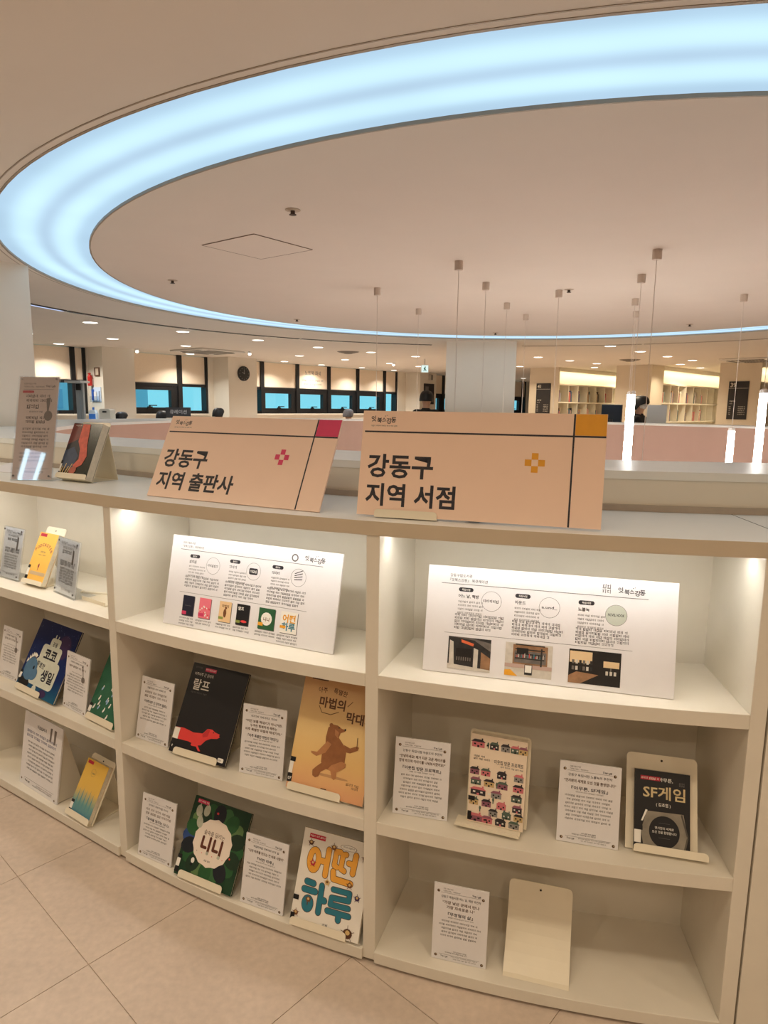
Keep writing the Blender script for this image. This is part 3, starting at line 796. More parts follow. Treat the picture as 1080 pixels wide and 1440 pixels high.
# acrylic card holders
ACR = GLASS('clear_acrylic', (0.97, 0.985, 1.0), 0.10, 0.03)
def acrylic(key, label, paper, tall=False, red=False):
    x, y, z, w, h, yaw, t = T[key]
    root = thing('acrylic_holder', label, 'card holder', (x, y, z+.003), yaw)
    fn = tilter(t)
    MB().box(-w/2+.004, w/2-.004, .0045, .0055, .004, h-.003, fn=fn).build('paper_sheet', paper, root)
    fr = MB(); fr.box(-w/2, w/2, 0, .003, 0, h, fn=fn); fr.build('front_sheet', ACR, root, bevel=.0006)
    MB().box(-w/2, w/2, .0065, .0095, 0, h, fn=fn).build('back_sheet', ACR, root, bevel=.0006)
    MB().box(-w/2, w/2, .0, .085, -.0025, .0005).build('foot', ACR, root, bevel=.0006)
    for sx in (-1, 1):
        for zz in (h-.012, .016):
            MB().tube(fn(sx*(w/2-.012), -.002, zz), fn(sx*(w/2-.012), .0, zz), .004, n=10).build('screw', M('screw_steel', (120, 116, 116), .3, metal=.8), root)
    P = Print(w-.012, h-.01)
    W_, H_ = P.w, P.h
    P.text('강동구립도서관', W_*.1, H_*.93, W_*.05, INKG, .004, 'l'); P.text('『잇북스강동』 북큐레이션', W_*.1, H_*.90, W_*.05, INKG, .004, 'l')
    handlogo(P, W_*.68, H_*.905, W_*.06); P.rect(W_*.1, W_*.9, H_*.88, H_*.8825, INKG, part='rule')
    if tall:
        P.poly(rrect(W_*.08, W_*.38, H_*.845, H_*.868, H_*.008), REDTAG, part='tag')
        for zz, a in ((.80, .18), (.755, .2)): P.small(W_*a, W_*.88, H_*zz, W_*.085, INK)
        P.small(W_*.22, W_*.64, H_*.69, W_*.12, INK, words=False); P.small(W_*.3, W_*.66, H_*.65, W_*.05, INKG)
        for zz in (.585, .545): P.small(W_*.22, W_*.84, H_*zz, W_*.085, INK)
        for k in range(6): P.small(W_*.16, W_*.86, H_*(.48-.035*k), W_*.06, INKG)
        for k in range(3): P.small(W_*.14, W_*.86, H_*(.24-.035*k), W_*.05, INKG)
        G = MATS['print_sketch_grey']
        P.ell(W_*.80, H_*.62, W_*.11, H_*.05, G, 1, 'sketch'); P.poly([(W_*.72, H_*.79), (W_*.84, H_*.80), (W_*.80, H_*.66), (W_*.76, H_*.66)], G, 1, 'sketch')
    else:
        P.small(W_*.2, W_*.72, H_*.74, W_*.10, INK)
        P.small(W_*.2, W_*.8, H_*.83, W_*.06, INKG)
        for k, zz in enumerate((.56, .51)): P.small(W_*.12, W_*.9, H_*zz, W_*.075, INK)
        for k in range(6): P.small(W_*.14, W_*.88, H_*(.44-.05*k), W_*.055, INKG)
        G = MATS['print_sketch_grey']; P.poly([(W_*.72, H_*.84), (W_*.8, H_*.84), (W_*.78, H_*.58), (W_*.70, H_*.58)], G, 1, 'sketch')
    P.small(W_*.3, W_*.8, H_*.06, W_*.05, INKG); P.rect(W_*.08, W_*.92, H_*.10, H_*.1025, INKG, part='rule')
    P.build(root, t, *[v for v in fn(0, .0042, .005)[1:]])
    return root
acrylic('C', 'tall clear acrylic stand with a pink-grey notice on the counter', M('pinkish_paper', (216, 198, 190), .7, .02, 20), tall=True)
acrylic('H', 'clear acrylic card holder at the end of the top shelf, left of the yellow book', M('cool_paper', (238, 238, 240), .7, .02, 20))
acrylic('J', 'clear acrylic card holder covering the edge of the yellow podcast book', MATS['cool_paper'])
# a flat empty holder lying beside it
fr = thing('flat_stand', 'low cream metal holder lying flat beside the acrylic card holder', 'book stand', (-1.045, 2.345, .8825), -36)
MB().box(-.075, .075, 0, .09, 0, .002).build('plate', METALC, fr); MB().box(-.075, .075, -.002, 0, 0, .014).build('lip', METALC, fr)
rodt = thing('metal_bar', 'thin cream metal bar lying behind the acrylic card holder', 'bar', (-1.075, 2.46, .8825), -12)
MB().box(-.07, .07, -.006, .006, 0, .006).build('bar', METALC, rodt); MB().box(-.072, -.069, -.008, .008, 0, .008).build('end_cap', METALC, rodt)

# ---- wide information panels
def panel(key, label):
    root, P, t = board_item(key, 'information_panel', label, 'sign', BOARD, .006)
    return root, P, t
def entry(P, x, z, name, circ, cm, ctext, s):
    P.blk()
    w, h = P.w, P.h
    P.poly(rrect(x, x+.040, z, z+.011, .0054), INK, part='tag'); P.text(s, x+.020, z+.003, .0062, WHITEP, .01, layer=2)
    if name == '~': P.small(x, x+.034, z-.017, .0105, INK, words=False)
    else: P.text(name, x, z-.016, .0105, INK, .02, 'l')
    for k in range(4): P.small(x, x+.068, z-.030-.010*k, .0058, INKG)
    P.ring(circ[0], circ[1], .027, .0008, INKG)
    if cm: P.ell(circ[0], circ[1], .0262, .0262, cm)
    if ctext == '~': P.small(circ[0]-.022, circ[0]+.024, circ[1]-.004, .009, INK, words=False)
    elif ctext: P.text(ctext, circ[0], circ[1]-.003, .010, INK, .012, layer=2, width=.04)
root, P, t = panel('F', 'wide white panel about three publishers with six tiny book covers')
w, h = P.w, P.h
P.text('강동구립도서관', w*.07, h*.915, .008, INK, .004, 'l'); P.text('『잇북스강동』 북큐레이션', w*.07, h*.875, .008, INK, .004, 'l')
P.rect(w*.06, w*.90, h*.845, h*.850, INKG, part='rule'); P.ring(w*.745, h*.905, .012, .004, INKG, n=14); handlogo(P, w*.80, h*.888, .0165)
entry(P, w*.125, h*.765, '~', (w*.275, h*.705), None, '~', '출판사')
entry(P, w*.375, h*.765, '~', (w*.52, h*.705), None, None, '출판사')
P.poly(rrect(w*.52-.016, w*.52+.016, h*.705-.010, h*.705+.010, .005), INK, 2); P.small(w*.52-.012, w*.52+.014, h*.705-.004, .009, WHITEP, 3, words=False)
entry(P, w*.625, h*.765, '~', (w*.775, h*.705), None, None, '출판사')
for k in range(4): P.line(w*.775-.014, h*.68+.006*k, w*.775+.014, h*.69+.009*k, .0022, INK, 2)
for k, xx in enumerate((.11, .36, .61)):
    P.blk()
    for q in range(5 if k else 4): P.small(w*xx, w*(xx+.215-.03*(q == 4)), h*(.545-.035*q), .0075, INK)
P.rect(w*.085, w*.84, h*.375, h*.378, INKG, part='rule')
NAVY = M('print_navy', (28, 30, 48), .5); PNK = M('print_pink', (236, 120, 136), .5); TAN = M('print_tan', (232, 196, 148), .5); GRN = M('print_green', (40, 92, 56), .5, .1, 60)
TEAL = M('print_teal', (34, 120, 140), .5); BRN = M('print_brown', (120, 74, 40), .5, .1, 80); RED = M('print_red', (222, 66, 66), .5)
for k, (xx, m, ww) in enumerate(((.115, NAVY, .072), (.22, PNK, .072), (.345, TAN, .072), (.45, BLK, .075), (.58, GRN, .092), (.705, WHITEP, .092))):
    x0, x1, z0, z1 = w*xx, w*(xx+ww), h*.125, h*.345; P.blk()
    P.rect(x0+.002, x1+.002, z0-.002, z1-.002, INKG, 1); P.rect(x0, x1, z0, z1, m, 2)
    if k == 0: P.rect(x0, x0+.018, z0+.003, z0+.014, ROSE, 3); P.line(x0+.01, (z0+z1)/2, x1-.01, (z0+z1)/2, .0012, INKG, 3)
    if k == 1:
        for _ in range(16): P.ell(random.uniform(x0+.004, x1-.004), random.uniform(z0+.005, z0+.04), .0026, .0026, WHITEP if _ % 3 else RED, 3, n=8)
        P.rect(x0, x0+.022, z0+.006, z0+.016, ROSE, 3)
    if k == 2: P.ell((x0+x1)/2, (z0+z1)/2-.004, .006, .014, BRN, 3, n=10); P.ell((x0+x1)/2+.003, (z0+z1)/2+.012, .004, .004, BRN, 3, n=8); P.text('마법의', (x0+x1)/2, z1-.018, .010, BRN, .02, layer=3); P.rect(x0, x0+.018, z0+.008, z0+.016, M('print_olive', (140, 150, 70), .5), 3)
    if k == 3: P.text('랄프', x0+.016, z1-.018, .012, WHITEP, .02, layer=3); P.ell(x0+.03, z0+.012, .012, .004, RED, 3, n=10); P.rect(x0, x0+.016, z0+.006, z0+.014, MATS['print_olive'], 3)
    if k == 4: P.ell((x0+x1)/2, (z0+z1)/2, .020, .020, WHITEP, 3, n=14); P.text('니니', (x0+x1)/2, (z0+z1)/2-.006, .013, BRN, .03, layer=4); P.rect(x0, x0+.018, z0+.01, z0+.02, ORANGE, 3)
    if k == 5: P.text('어떤', (x0+x1)/2, z1-.030, .026, ORANGE, .03, layer=3); P.text('하루', (x0+x1)/2, z0+.010, .026, TEAL, .03, layer=3); P.rect(x0, x0+.02, z0+.014, z0+.022, ORANGE, 4)
    for q in range(3 if k in (0, 5) else 2): P.small(x0-.008, x1+.008, h*(.085-.032*q), .006, INK)
P.build(root, t)

root, P, t = panel('G', 'wide white panel about three bookshops with three photographs')
w, h = P.w, P.h
P.text('강동구립도서관', w*.095, h*.905, .0095, INK, .006, 'l'); P.text('『잇북스강동』 북큐레이션', w*.095, h*.862, .0095, INK, .006, 'l')
P.rect(w*.06, w*.89, h*.835, h*.840, INKG, part='rule'); handlogo(P, w*.775, h*.875, .0155)
P.blk()
for dz in (0, 1): P.small(w*.715, w*.715+.026, h*.862+dz*.013, .012, INKG, words=False)
entry(P, w*.135, h*.77, '어느 날, 책방', (w*.275, h*.70), None, '~', '독립서점')
entry(P, w*.372, h*.755, '아운드', (w*.512, h*.69), None, 'a.und_', '독립서점')
entry(P, w*.625, h*.745, '노블녹', (w*.772, h*.675), M('print_sage', (196, 202, 190), .5), 'NOVEL NOOK', '독립서점')
for k, xx in enumerate((.125, .365, .62)):
    P.blk()
    for q in range(5): P.small(w*xx, w*(xx+.205-.05*(q == 4)), h*(.54-.030*q-.012*k), .0078, INK)
P.rect(w*.085, w*.84, h*.375, h*.378, INKG, part='rule')
# photograph 1: dark shop front under an awning
D1 = M('photo_dark', (44, 42, 42), .5, .3, 90); D2 = M('photo_mid', (112, 104, 98), .5, .2, 70); D3 = M('photo_light', (206, 198, 186), .5, .1, 60); DW = M('photo_wood', (150, 112, 80), .5, .2, 60); DK = M('photo_night', (26, 22, 20), .5, .3, 70); LMP = M('photo_lampshade', (226, 196, 152), .6)
x0, x1, z0, z1 = w*.105, w*.285, h*.045, h*.345; P.blk()
P.rect(x0, x1, z0, z1, D1, 1)
P.poly([(x0, z1), (x0+.06, z1), (x1, z0+.055), (x1, z1-.01)], D2, 2); P.poly([(x0+.035, z1-.006), (x0+.07, z1-.015), (x0+.068, z1-.022), (x0+.036, z1-.014)], M('photo_sign_orange', (216, 104, 62), .5), 3)
P.poly([(x0+.004, z0+.01), (x0+.018, z0+.012), (x0+.014, z1-.014), (x0+.004, z1-.01)], D3, 3); P.rect(x0+.022, x0+.066, z0+.022, z1-.03, DK, 3); P.poly([(x0+.07, z0), (x0+.082, z0), (x0+.082, z1-.03), (x0+.07, z1-.026)], D3, 3); P.poly([(x0+.09, z0), (x1, z0), (x1, z1-.05), (x0+.09, z1-.035)], DW, 2)
P.poly([(x0, z0), (x1, z0), (x1, z0+.006), (x0, z0+.014)], D3, 4)
for k in range(7): P.rect(x0+.024+.006*k, x0+.027+.006*k, z0+.024, z0+.034, D2, 4)
# photograph 2: shop window with shelves
x0, x1 = w*.345, w*.535; P.blk()
P.rect(x0, x1, z0, z1, D3, 1); P.rect(x0+.02, x1-.012, z0+.032, z1-.004, DW, 2); P.rect(x0+.024, x1-.016, z0+.036, z1-.02, D2, 3)
for k in range(4): P.rect(x0+.026, x1-.02, z0+.046+.012*k, z0+.049+.012*k, D1, 4); 
for k in range(18): P.rect(x0+.03+.004*k, x0+.032+.004*k, z0+.05, z0+.055+.003*(k % 3), (RED, D3, DK, TEAL)[k % 4], 5)
P.rect(x0+.03, x0+.06, z1-.026, z1-.012, DK, 4); P.rect(x1-.03, x1-.026, z0+.03, z1-.01, D1, 5)
P.poly([(x0, z0), (x0+.035, z0), (x0+.015, z0+.016), (x0, z0+.014)], ORANGE, 4); P.rect(x0, x1, z0+.022, z0+.032, M('photo_step', (188, 160, 148), .5), 3)
P.rect(x0+.052, x0+.072, z0+.006, z0+.032, D1, 5); P.rect(x0+.0535, x0+.0705, z0+.012, z0+.031, WHITEP, 6)
# photograph 3: reading lamps in the dark
x0, x1 = w*.60, w*.80; P.blk()
P.rect(x0, x1, z0, z1, DK, 1); P.rect(x0+.002, x0+.058, z1-.034, z1-.005, LMP, 2); P.rect(x0+.086, x1-.004, z1-.040, z1-.024, LMP, 2)
P.poly([(x0, z0), (x0+.03, z0), (x0+.075, z0+.026), (x0+.02, z0+.03), (x0, z0+.018)], DW, 2)
for k in range(12): P.rect(x0+.008+.009*(k % 6), x0+.014+.009*(k % 6), z0+.034+.016*(k//6), z0+.044+.016*(k//6), (D2, D3, D1)[k % 3], 3)
for k in range(3): P.rect(x0+.092+.010*k, x0+.098+.010*k, z0+.028, z0+.038, D3, 3)
P.rect(x0+.103, x0+.106, z1-.052, z1-.04, D2, 2)
P.build(root, t)

# ================================================================== BOOKS WITH COVERS
def gradient(name, stops, rough=.5, axis=2):
    m = bpy.data.materials.new(name); m.use_nodes = True; nt = m.node_tree; b = nt.nodes['Principled BSDF']
    b.inputs['Roughness'].default_value = rough
    tc = nt.nodes.new('ShaderNodeTexCoord'); sx = nt.nodes.new('ShaderNodeSeparateXYZ'); cr = nt.nodes.new('ShaderNodeValToRGB')
    nz = nt.nodes.new('ShaderNodeTexNoise'); nz.inputs['Scale'].default_value = 4; nz.inputs['Detail'].default_value = 3
    ad = nt.nodes.new('ShaderNodeMath'); ad.operation = 'MULTIPLY_ADD'; ad.inputs[1].default_value = .12; 
    nt.links.new(tc.outputs['Generated'], sx.inputs[0]); nt.links.new(tc.outputs['Generated'], nz.inputs['Vector'])
    nt.links.new(nz.outputs['Fac'], ad.inputs[0]); nt.links.new(sx.outputs[axis], ad.inputs[2])
    sb = nt.nodes.new('ShaderNodeMath'); sb.operation = 'SUBTRACT'; sb.inputs[1].default_value = .06
    nt.links.new(ad.outputs[0], sb.inputs[0]); nt.links.new(sb.outputs[0], cr.inputs['Fac'])
    E = cr.color_ramp.elements
    E[0].position = stops[0][0]; E[0].color = (*lin(stops[0][1]), 1); E[1].position = stops[-1][0]; E[1].color = (*lin(stops[-1][1]), 1)
    for p, c in stops[1:-1]: q = E.new(p); q.color = (*lin(c), 1)
    nt.links.new(cr.outputs['Color'], b.inputs['Base Color'])
    return m

# blue birthday book
root, P, t = book('L', 'blue picture book with a white birthday cake and a dinosaur', gradient('cover_blue', [(0, (34, 96, 128)), (.3, (28, 48, 104)), (1, (24, 34, 84))], .3), .009,
                  'cream stand whose lip holds the blue birthday book', True, lipw=.185, lipx=-.045)
w, h = P.w, P.h
CAKE = M('print_cake', (216, 220, 206), .4, .06, 30); DINO = M('print_dino', (86, 124, 158), .45, .08, 40); PURP = M('print_purple', (62, 42, 88), .45)
P.ell(w*.74, h*.72, w*.16, h*.17, PURP); P.rect(w*.48, w*.50, h*.79, h*.85, CAKE); P.rect(w*.55, w*.57, h*.78, h*.84, CAKE)
P.poly(rrect(w*.42, w*.66, h*.66, h*.80, .012), CAKE, 2); P.poly(rrect(w*.28, w*.76, h*.46, h*.69, .016), CAKE, 2); P.poly(rrect(w*.24, w*.84, h*.12, h*.49, .02), CAKE, 2)
P.text('공룡', w*.54, h*.69, h*.07, NAVY, .01, layer=3); P.text('코코', w*.53, h*.50, h*.17, NAVY, .035, layer=3); P.text('특별한', w*.40, h*.37, h*.08, NAVY, .015, layer=3, rot=-.1); P.text('생일', w*.64, h*.22, h*.17, NAVY, .03, layer=3)
P.blk().ell(w*.20, h*.30, w*.15, h*.16, DINO, 4); P.ell(w*.30, h*.25, w*.10, h*.09, DINO, 4); P.ell(w*.27, h*.33, w*.018, h*.028, BLK, 5, n=10)
for k in range(6): P.poly([(w*(.05+.035*k), h*(.36+.05*k-.006*k*k)), (w*(.09+.035*k), h*(.40+.05*k-.006*k*k)), (w*(.05+.03*k), h*(.43+.05*k-.006*k*k))], WHITEP, 5)
P.blk().ell(w*.16, h*.10, w*.13, h*.08, BLK, 3); P.blk().ell(w*.45, h*.075, w*.05, h*.05, CAKE, 3); P.blk().ell(w*.68, h*.06, w*.09, h*.05, PURP, 3)
P.blk()
STAR = M('print_star', (150, 180, 214), .4)
for k in range(70):
    u, v = random.random(), random.random()
    if .24 < u < .84 and v < .8: continue
    P.ell(w*(.02+.96*u), h*(.3+.68*v), .0009, .0009, STAR, 2, n=6)
spine_label(P, .03); P.build(root, t)

# green book, cut off by the upright
root, P, t = book('N', 'green picture book scattered with white birds, partly behind the upright', M('cover_green', (52, 106, 80), .4, .12, 20), .009, 'cream stand whose lip holds the green bird book', True, lipw=.17)
w, h = P.w, P.h
for k in range(22):
    u, v = random.uniform(.12, .95), random.uniform(.05, .95)
    P.ell(w*u, h*v, .004, .009*random.uniform(.6, 1.2), WHITEP if k % 4 else STAR, 1, n=8, rot=-.5); P.ell(w*u+.003, h*v+.008, .003, .004, WHITEP, 2, n=8)
spine_label(P, .012); P.build(root, t)

# yellow and blue gradient paperback on the bottom shelf
root, P, t = book('P', 'paperback fading from yellow to blue on the bottom shelf', gradient('cover_sunset', [(0, (62, 120, 150)), (.25, (110, 156, 150)), (.48, (226, 186, 92)), (1, (240, 194, 84))], .45), .018,
                  'cream stand with a tall back plate holding the yellow and blue paperback', stw=.150, sth=.225, lipw=.150, drop=.0145, liph=.018)
w, h = P.w, P.h
P.rect(w*.06, w*.32, h*.92, h*.975, REDTAG, part='tag'); P.ring(w*.46, h*.80, .014, .0006, INKG); P.small(w*.40, w*.58, h*.775, .006, INKG)
for k in range(5):
    cx = w*(.18+.16*k); P.poly([(cx-.006, h*.12), (cx+.006, h*.12), (cx, h*(.50+.03*(k % 2)))], M('print_haze_blue', (96, 148, 152), .5), 1)
spine_label(P, .012); P.build(root, t)

# yellow podcast book
T['I'] = (-1.373, 2.549, .896, .125, .205, -32.8, 25.0)
root, P, t = book('I', 'yellow paperback titled PODCASTER on the top shelf', M('cover_yellow', (250, 196, 92), .45, .02, 30), .020,
                  'cream stand with a tall back plate holding the yellow podcast book', stw=.13, sth=.235, lipw=.14, drop=.0135, liph=.014)
w, h = P.w, P.h
PLUM = M('print_plum', (150, 40, 82), .5)
P.rect(w*.06, w*.40, h*.92, h*.98, REDTAG, part='tag')
for k, ch in enumerate('PODCASTER'):
    a = math.radians(52-13*k); P.text(ch, w*.50-math.sin(a)*w*.48, h*.46+math.cos(a)*w*.48*.95, h*.085, PLUM, .02, rot=a*.85)
P.small(w*.36, w*.66, h*.60, .009, INKG, words=False); P.small(w*.3, w*.72, h*.55, .005, INKG)
P.blk().ell(w*.52, h*.35, w*.035, h*.045, PLUM); P.rect(w*.51, w*.53, h*.26, h*.31, PLUM); P.blk().rect(w*.18, w*.98, h*.17, h*.235, M('print_band', (206, 178, 140), .5))
P.rect(0, w*.12, h*.28, h*.34, BLK, 2, 'spine_label'); P.rect(0, w*.14, h*.05, h*.14, BLK, 2, 'spine_label'); P.rect(0, w*.12, h*.14, h*.28, WHITEP, 2, 'spine_label')
P.build(root, t)

# photograph-cover book on the counter
T['D'] = (-1.168, 2.491, 1.320, .165, .218, -29.4, 24.0)
root, P, t = book('D', 'thick book with a photographic cover of an arm in coral knit', M('cover_dark_green', (42, 48, 40), .25, .2, 12), .030,
                  'cream triangular stand on the counter top holding the coral knit book', stw=.168, sth=.235, lipw=.175, drop=.0165, liph=.016)
w, h = P.w, P.h
CORAL = M('print_coral_knit', (214, 104, 86), .6, .15, 60); DENIM = M('print_denim', (66, 78, 102), .6, .12, 60); SKIN2 = M('print_skin', (182, 98, 78), .6, .1, 40); CHAR = M('print_charcoal', (36, 34, 42), .5); GOLD = M('print_straw', (214, 182, 120), .5)
P.poly([(0, h*.99), (w*.28, h*.99), (w*.42, h*.62), (0, h*.52)], M('print_maroon', (116, 56, 50), .5, .2, 40), 1)
P.poly([(w*.02, h*.60), (w*.40, h*.72), (w*.62, h*.40), (w*.45, h*.10), (w*.02, h*.12)], CHAR, 2); P.poly([(0, h*.48), (w*.28, h*.56), (w*.50, h*.40), (w*.42, h*.16), (0, h*.18)], DENIM, 3)
P.poly([(w*.34, h*.98), (w*.60, h*.98), (w*.70, h*.60), (w*.80, h*.40), (w*.72, h*.24), (w*.50, h*.16), (w*.42, h*.22), (w*.56, h*.34), (w*.50, h*.52), (w*.36, h*.66)], CORAL, 4)
P.ell(w*.47, h*.13, w*.12, h*.07, SKIN2, 5, rot=.5)
for k in range(4): P.line(w*(.05+.07*k), 0.001, w*(.10+.10*k), h*(.20+.05*(k % 2)), .004, GOLD, 5)
P.small(w*.1, w*.34, h*.94, .006, WHITEP, 3)
P.rect(0, w*.06, h*.0, h*.10, BLK, 6, 'spine_label'); P.rect(0, w*.06, h*.1, h*.24, WHITEP, 6, 'spine_label'); P.rect(0, w*.06, h*.24, h*.30, BLK, 6, 'spine_label')
P.build(root, t)

# black book with a red dog
root, P, t = book('R', 'black picture book with a long red dog', M('cover_black', (28, 25, 27), .4, .05, 20), .010, 'cream stand whose lip holds the black red-dog book', True, lipw=.180, lipx=-.004)
w, h = P.w, P.h
DOG = M('print_dog_red', (226, 62, 58), .5, .03, 30)
P.small(w*.06, w*.20, h*.945, .006, INKG); P.rect(w*.24, w*.44, h*.925, h*.965, ROSE, part='tag'); P.small(w*.25, w*.44, h*.938, .006, WHITEP, 2)
P.text('아주아주 긴 강아지', w*.24, h*.865, h*.042, WHITEP, .004, width=w*.34); P.text('랄프', w*.245, h*.715, h*.135, WHITEP, .014); P.small(w*.09, w*.38, h*.665, .006, INKG)
P.poly([(0, h*0.265), (0, h*0.145), (w*.30, h*0.150), (w*.44, h*0.130), (w*.52, h*0.145), (w*.58, h*0.205), (w*.66, h*0.240), (w*.76, h*0.255), (w*.80, h*0.280), (w*.79, h*0.305), (w*.70, h*0.315), (w*.64, h*0.335), (w*.56, h*0.330), (w*.50, h*0.270), (w*.34, h*0.255), (w*.16, h*0.275)], DOG, 1)
P.poly([(w*.36, h*0.145), (w*.46, h*0.145), (w*.54, h*0.085), (w*.50, h*0.080), (w*.45, h*0.120), (w*.37, h*0.115), (w*.35, h*0.125)], DOG, 2)
P.poly([(w*.565, h*0.330), (w*.61, h*0.320), (w*.59, h*0.250), (w*.52, h*0.230), (w*.50, h*0.255)], M('print_dog_ear', (196, 44, 46), .5), 2); P.ell(w*.675, h*0.308, .0022, .0022, BLK, 3, n=8); P.ell(w*.795, h*0.292, .003, .003, BLK, 3, n=8)
P.rect(0, w*.10, h*.145, h*.265, WHITEP, 3, 'spine_label'); P.rect(0, w*.08, h*.05, h*.10, BLK, 3, 'spine_label'); P.text('0', w*.04, h*.055, h*.035, WHITEP, .01, layer=4)
P.poly(rrect(w*.86, w*.96, h*.03, h*.075, .004), WHITEP, 2); P.small(w*.875, w*.955, h*.042, .006, INK, 3)
P.build(root, t)

# bear book
root, P, t = book('T', 'tall tan picture book with a dancing brown bear', gradient('cover_tan', [(0, (226, 166, 122)), (.3, (236, 196, 128)), (.55, (240, 208, 146)), (1, (204, 160, 118))], .5), .009, 'cream stand whose lip holds the tall bear book', lipw=.178, lipx=-.032)
w, h = P.w, P.h
BROWN2 = M('print_dark_brown', (96, 58, 36), .5); BEAR = M('print_bear', (152, 98, 58), .6, .12, 50); BEARL = M('print_bear_light', (186, 128, 82), .6, .1, 50)
P.rect(w*.10, w*.32, h*.965, h*.995, BROWN2, part='tag')
P.text('아주', w*.27, h*.865, h*.052, BROWN2, .01, rot=.05); P.text('특별한', w*.50, h*.870, h*.052, BROWN2, .015, rot=-.12)
P.text('마법의', w*.42, h*.745, h*.10, BROWN2, .03); P.text('막대기', w*.80, h*.655, h*.10, BROWN2, .03)
P.line(w*.25, h*.745, w*.30, h*.69, .002, BROWN2); P.line(w*.30, h*.69, w*.42, h*.685, .002, BROWN2); P.line(w*.42, h*.685, w*.52, h*.72, .002, BROWN2); P.line(w*.62, h*.78, w*.68, h*.83, .002, BROWN2)
P.ell(w*.54, h*0.174, w*.24, h*0.012, M('print_soft_shadow', (196, 150, 104), .6), 1)
# bear: trunk, neck, head, arms, legs
P.poly([(w*.42, h*0.574), (w*.47, h*0.607), (w*.54, h*0.607), (w*.60, h*0.586), (w*.64, h*0.586), (w*.645, h*0.570), (w*.59, h*0.549), (w*.575, h*0.508), (w*.66, h*0.450), (w*.70, h*0.393), (w*.70, h*0.310), (w*.66, h*0.252), (w*.56, h*0.219), (w*.46, h*0.228), (w*.40, h*0.277), (w*.395, h*0.343), (w*.42, h*0.425), (w*.41, h*0.491)], BEAR, 2)
P.ell(w*.455, h*0.599, w*.025, h*0.018, BEAR, 3); P.ell(w*.642, h*0.584, w*.012, h*0.009, BLK, 3, n=8); P.ell(w*.56, h*0.590, w*.008, h*0.006, BLK, 3, n=8); P.poly([(w*.51, h*0.574), (w*.57, h*0.549), (w*.565, h*0.500), (w*.52, h*0.524)], BEARL, 3)
P.poly([(w*.44, h*0.458), (w*.50, h*0.442), (w*.44, h*0.359), (w*.33, h*0.314), (w*.26, h*0.331), (w*.25, h*0.347), (w*.33, h*0.351), (w*.38, h*0.401)], BEARL, 4)
P.poly([(w*.66, h*0.458), (w*.74, h*0.442), (w*.82, h*0.471), (w*.85, h*0.463), (w*.84, h*0.438), (w*.75, h*0.401), (w*.68, h*0.401)], BEAR, 4); P.line(w*.825, h*0.450, w*.815, h*0.541, .0022, BROWN2, 5)
P.poly([(w*.42, h*0.277), (w*.50, h*0.236), (w*.42, h*0.195), (w*.40, h*0.153), (w*.36, h*0.137), (w*.32, h*0.149), (w*.31, h*0.195), (w*.35, h*0.228)], BEAR, 3)
P.poly([(w*.54, h*0.269), (w*.66, h*0.318), (w*.72, h*0.306), (w*.72, h*0.277), (w*.62, h*0.219), (w*.625, h*0.170), (w*.60, h*0.153), (w*.57, h*0.166), (w*.54, h*0.219), (w*.50, h*0.228)], BEARL, 4)
P.small(w*.76, w*.94, h*.135, .008, BROWN2); P.small(w*.83, w*.94, h*.11, .008, BROWN2); P.poly(rrect(w*.45, w*.53, h*.035, h*.063, .003), BROWN2, 2)
P.rect(0, w*.07, h*.225, h*.265, BLK, 2, 'spine_label'); P.rect(0, w*.05, h*.125, h*.225, WHITEP, 2, 'spine_label'); P.rect(0, w*.06, h*.05, h*.125, BLK, 2, 'spine_label'); P.text('07', w*.03, h*.07, h*.035, WHITEP, .01, layer=3)
P.build(root, t)

# forest book
root, P, t = book('V', 'dark green picture book with a scalloped white clearing', M('cover_forest', (30, 62, 38), .4, .25, 12), .010, 'cream stand whose lip holds the green forest book', True, lipw=.182, lipx=-.006)
w, h = P.w, P.h
GS = [M('print_leaf_a', (38, 88, 46), .5, .1, 40), M('print_leaf_b', (58, 104, 60), .5, .1, 40), M('print_leaf_c', (24, 50, 30), .5, .1, 40), M('print_leaf_d', (96, 128, 76), .5, .1, 40), M('print_leaf_blue', (44, 72, 132), .5, .1, 40), M('print_leaf_dark', (24, 28, 36), .5)]
CRM = M('print_cream', (240, 226, 212), .5)
cx, cz = w*.50, h*.50
for k in range(20):
    a = 2*math.pi*k/20
    P.ell(cx+w*.40*math.cos(a), cz+h*.36*math.sin(a), w*.105, h*.13, GS[(0, 2, 3, 0, 1, 5)[k % 6]] if k != 10 else GS[4], 1+(k % 2), n=14, rot=a+1.57)
pts = []
for k in range(80):
    a = 2*math.pi*k/80; r = 1-.05*abs(math.cos(a*7)); pts.append((cx+w*.335*r*math.cos(a), cz+h*.30*r*math.sin(a)))
P.poly(pts, CRM, 4)
for u, v, ro in ((.14, .83, .2), (.27, .86, -.1), (.20, .70, .3)):
    P.ell(w*u, h*v, w*.055, h*.075, M('print_bird_grey', (186, 188, 170), .5, .1, 60), 5, rot=ro); P.poly([(w*(u-.03), h*(v+.05)), (w*u, h*(v+.10)), (w*(u+.02), h*(v+.05))], MATS['print_bird_grey'], 5)
P.text('숲속을 달리는', w*.50, h*.585, h*.065, INKB, .004, layer=5, width=w*.36)
P.blk()
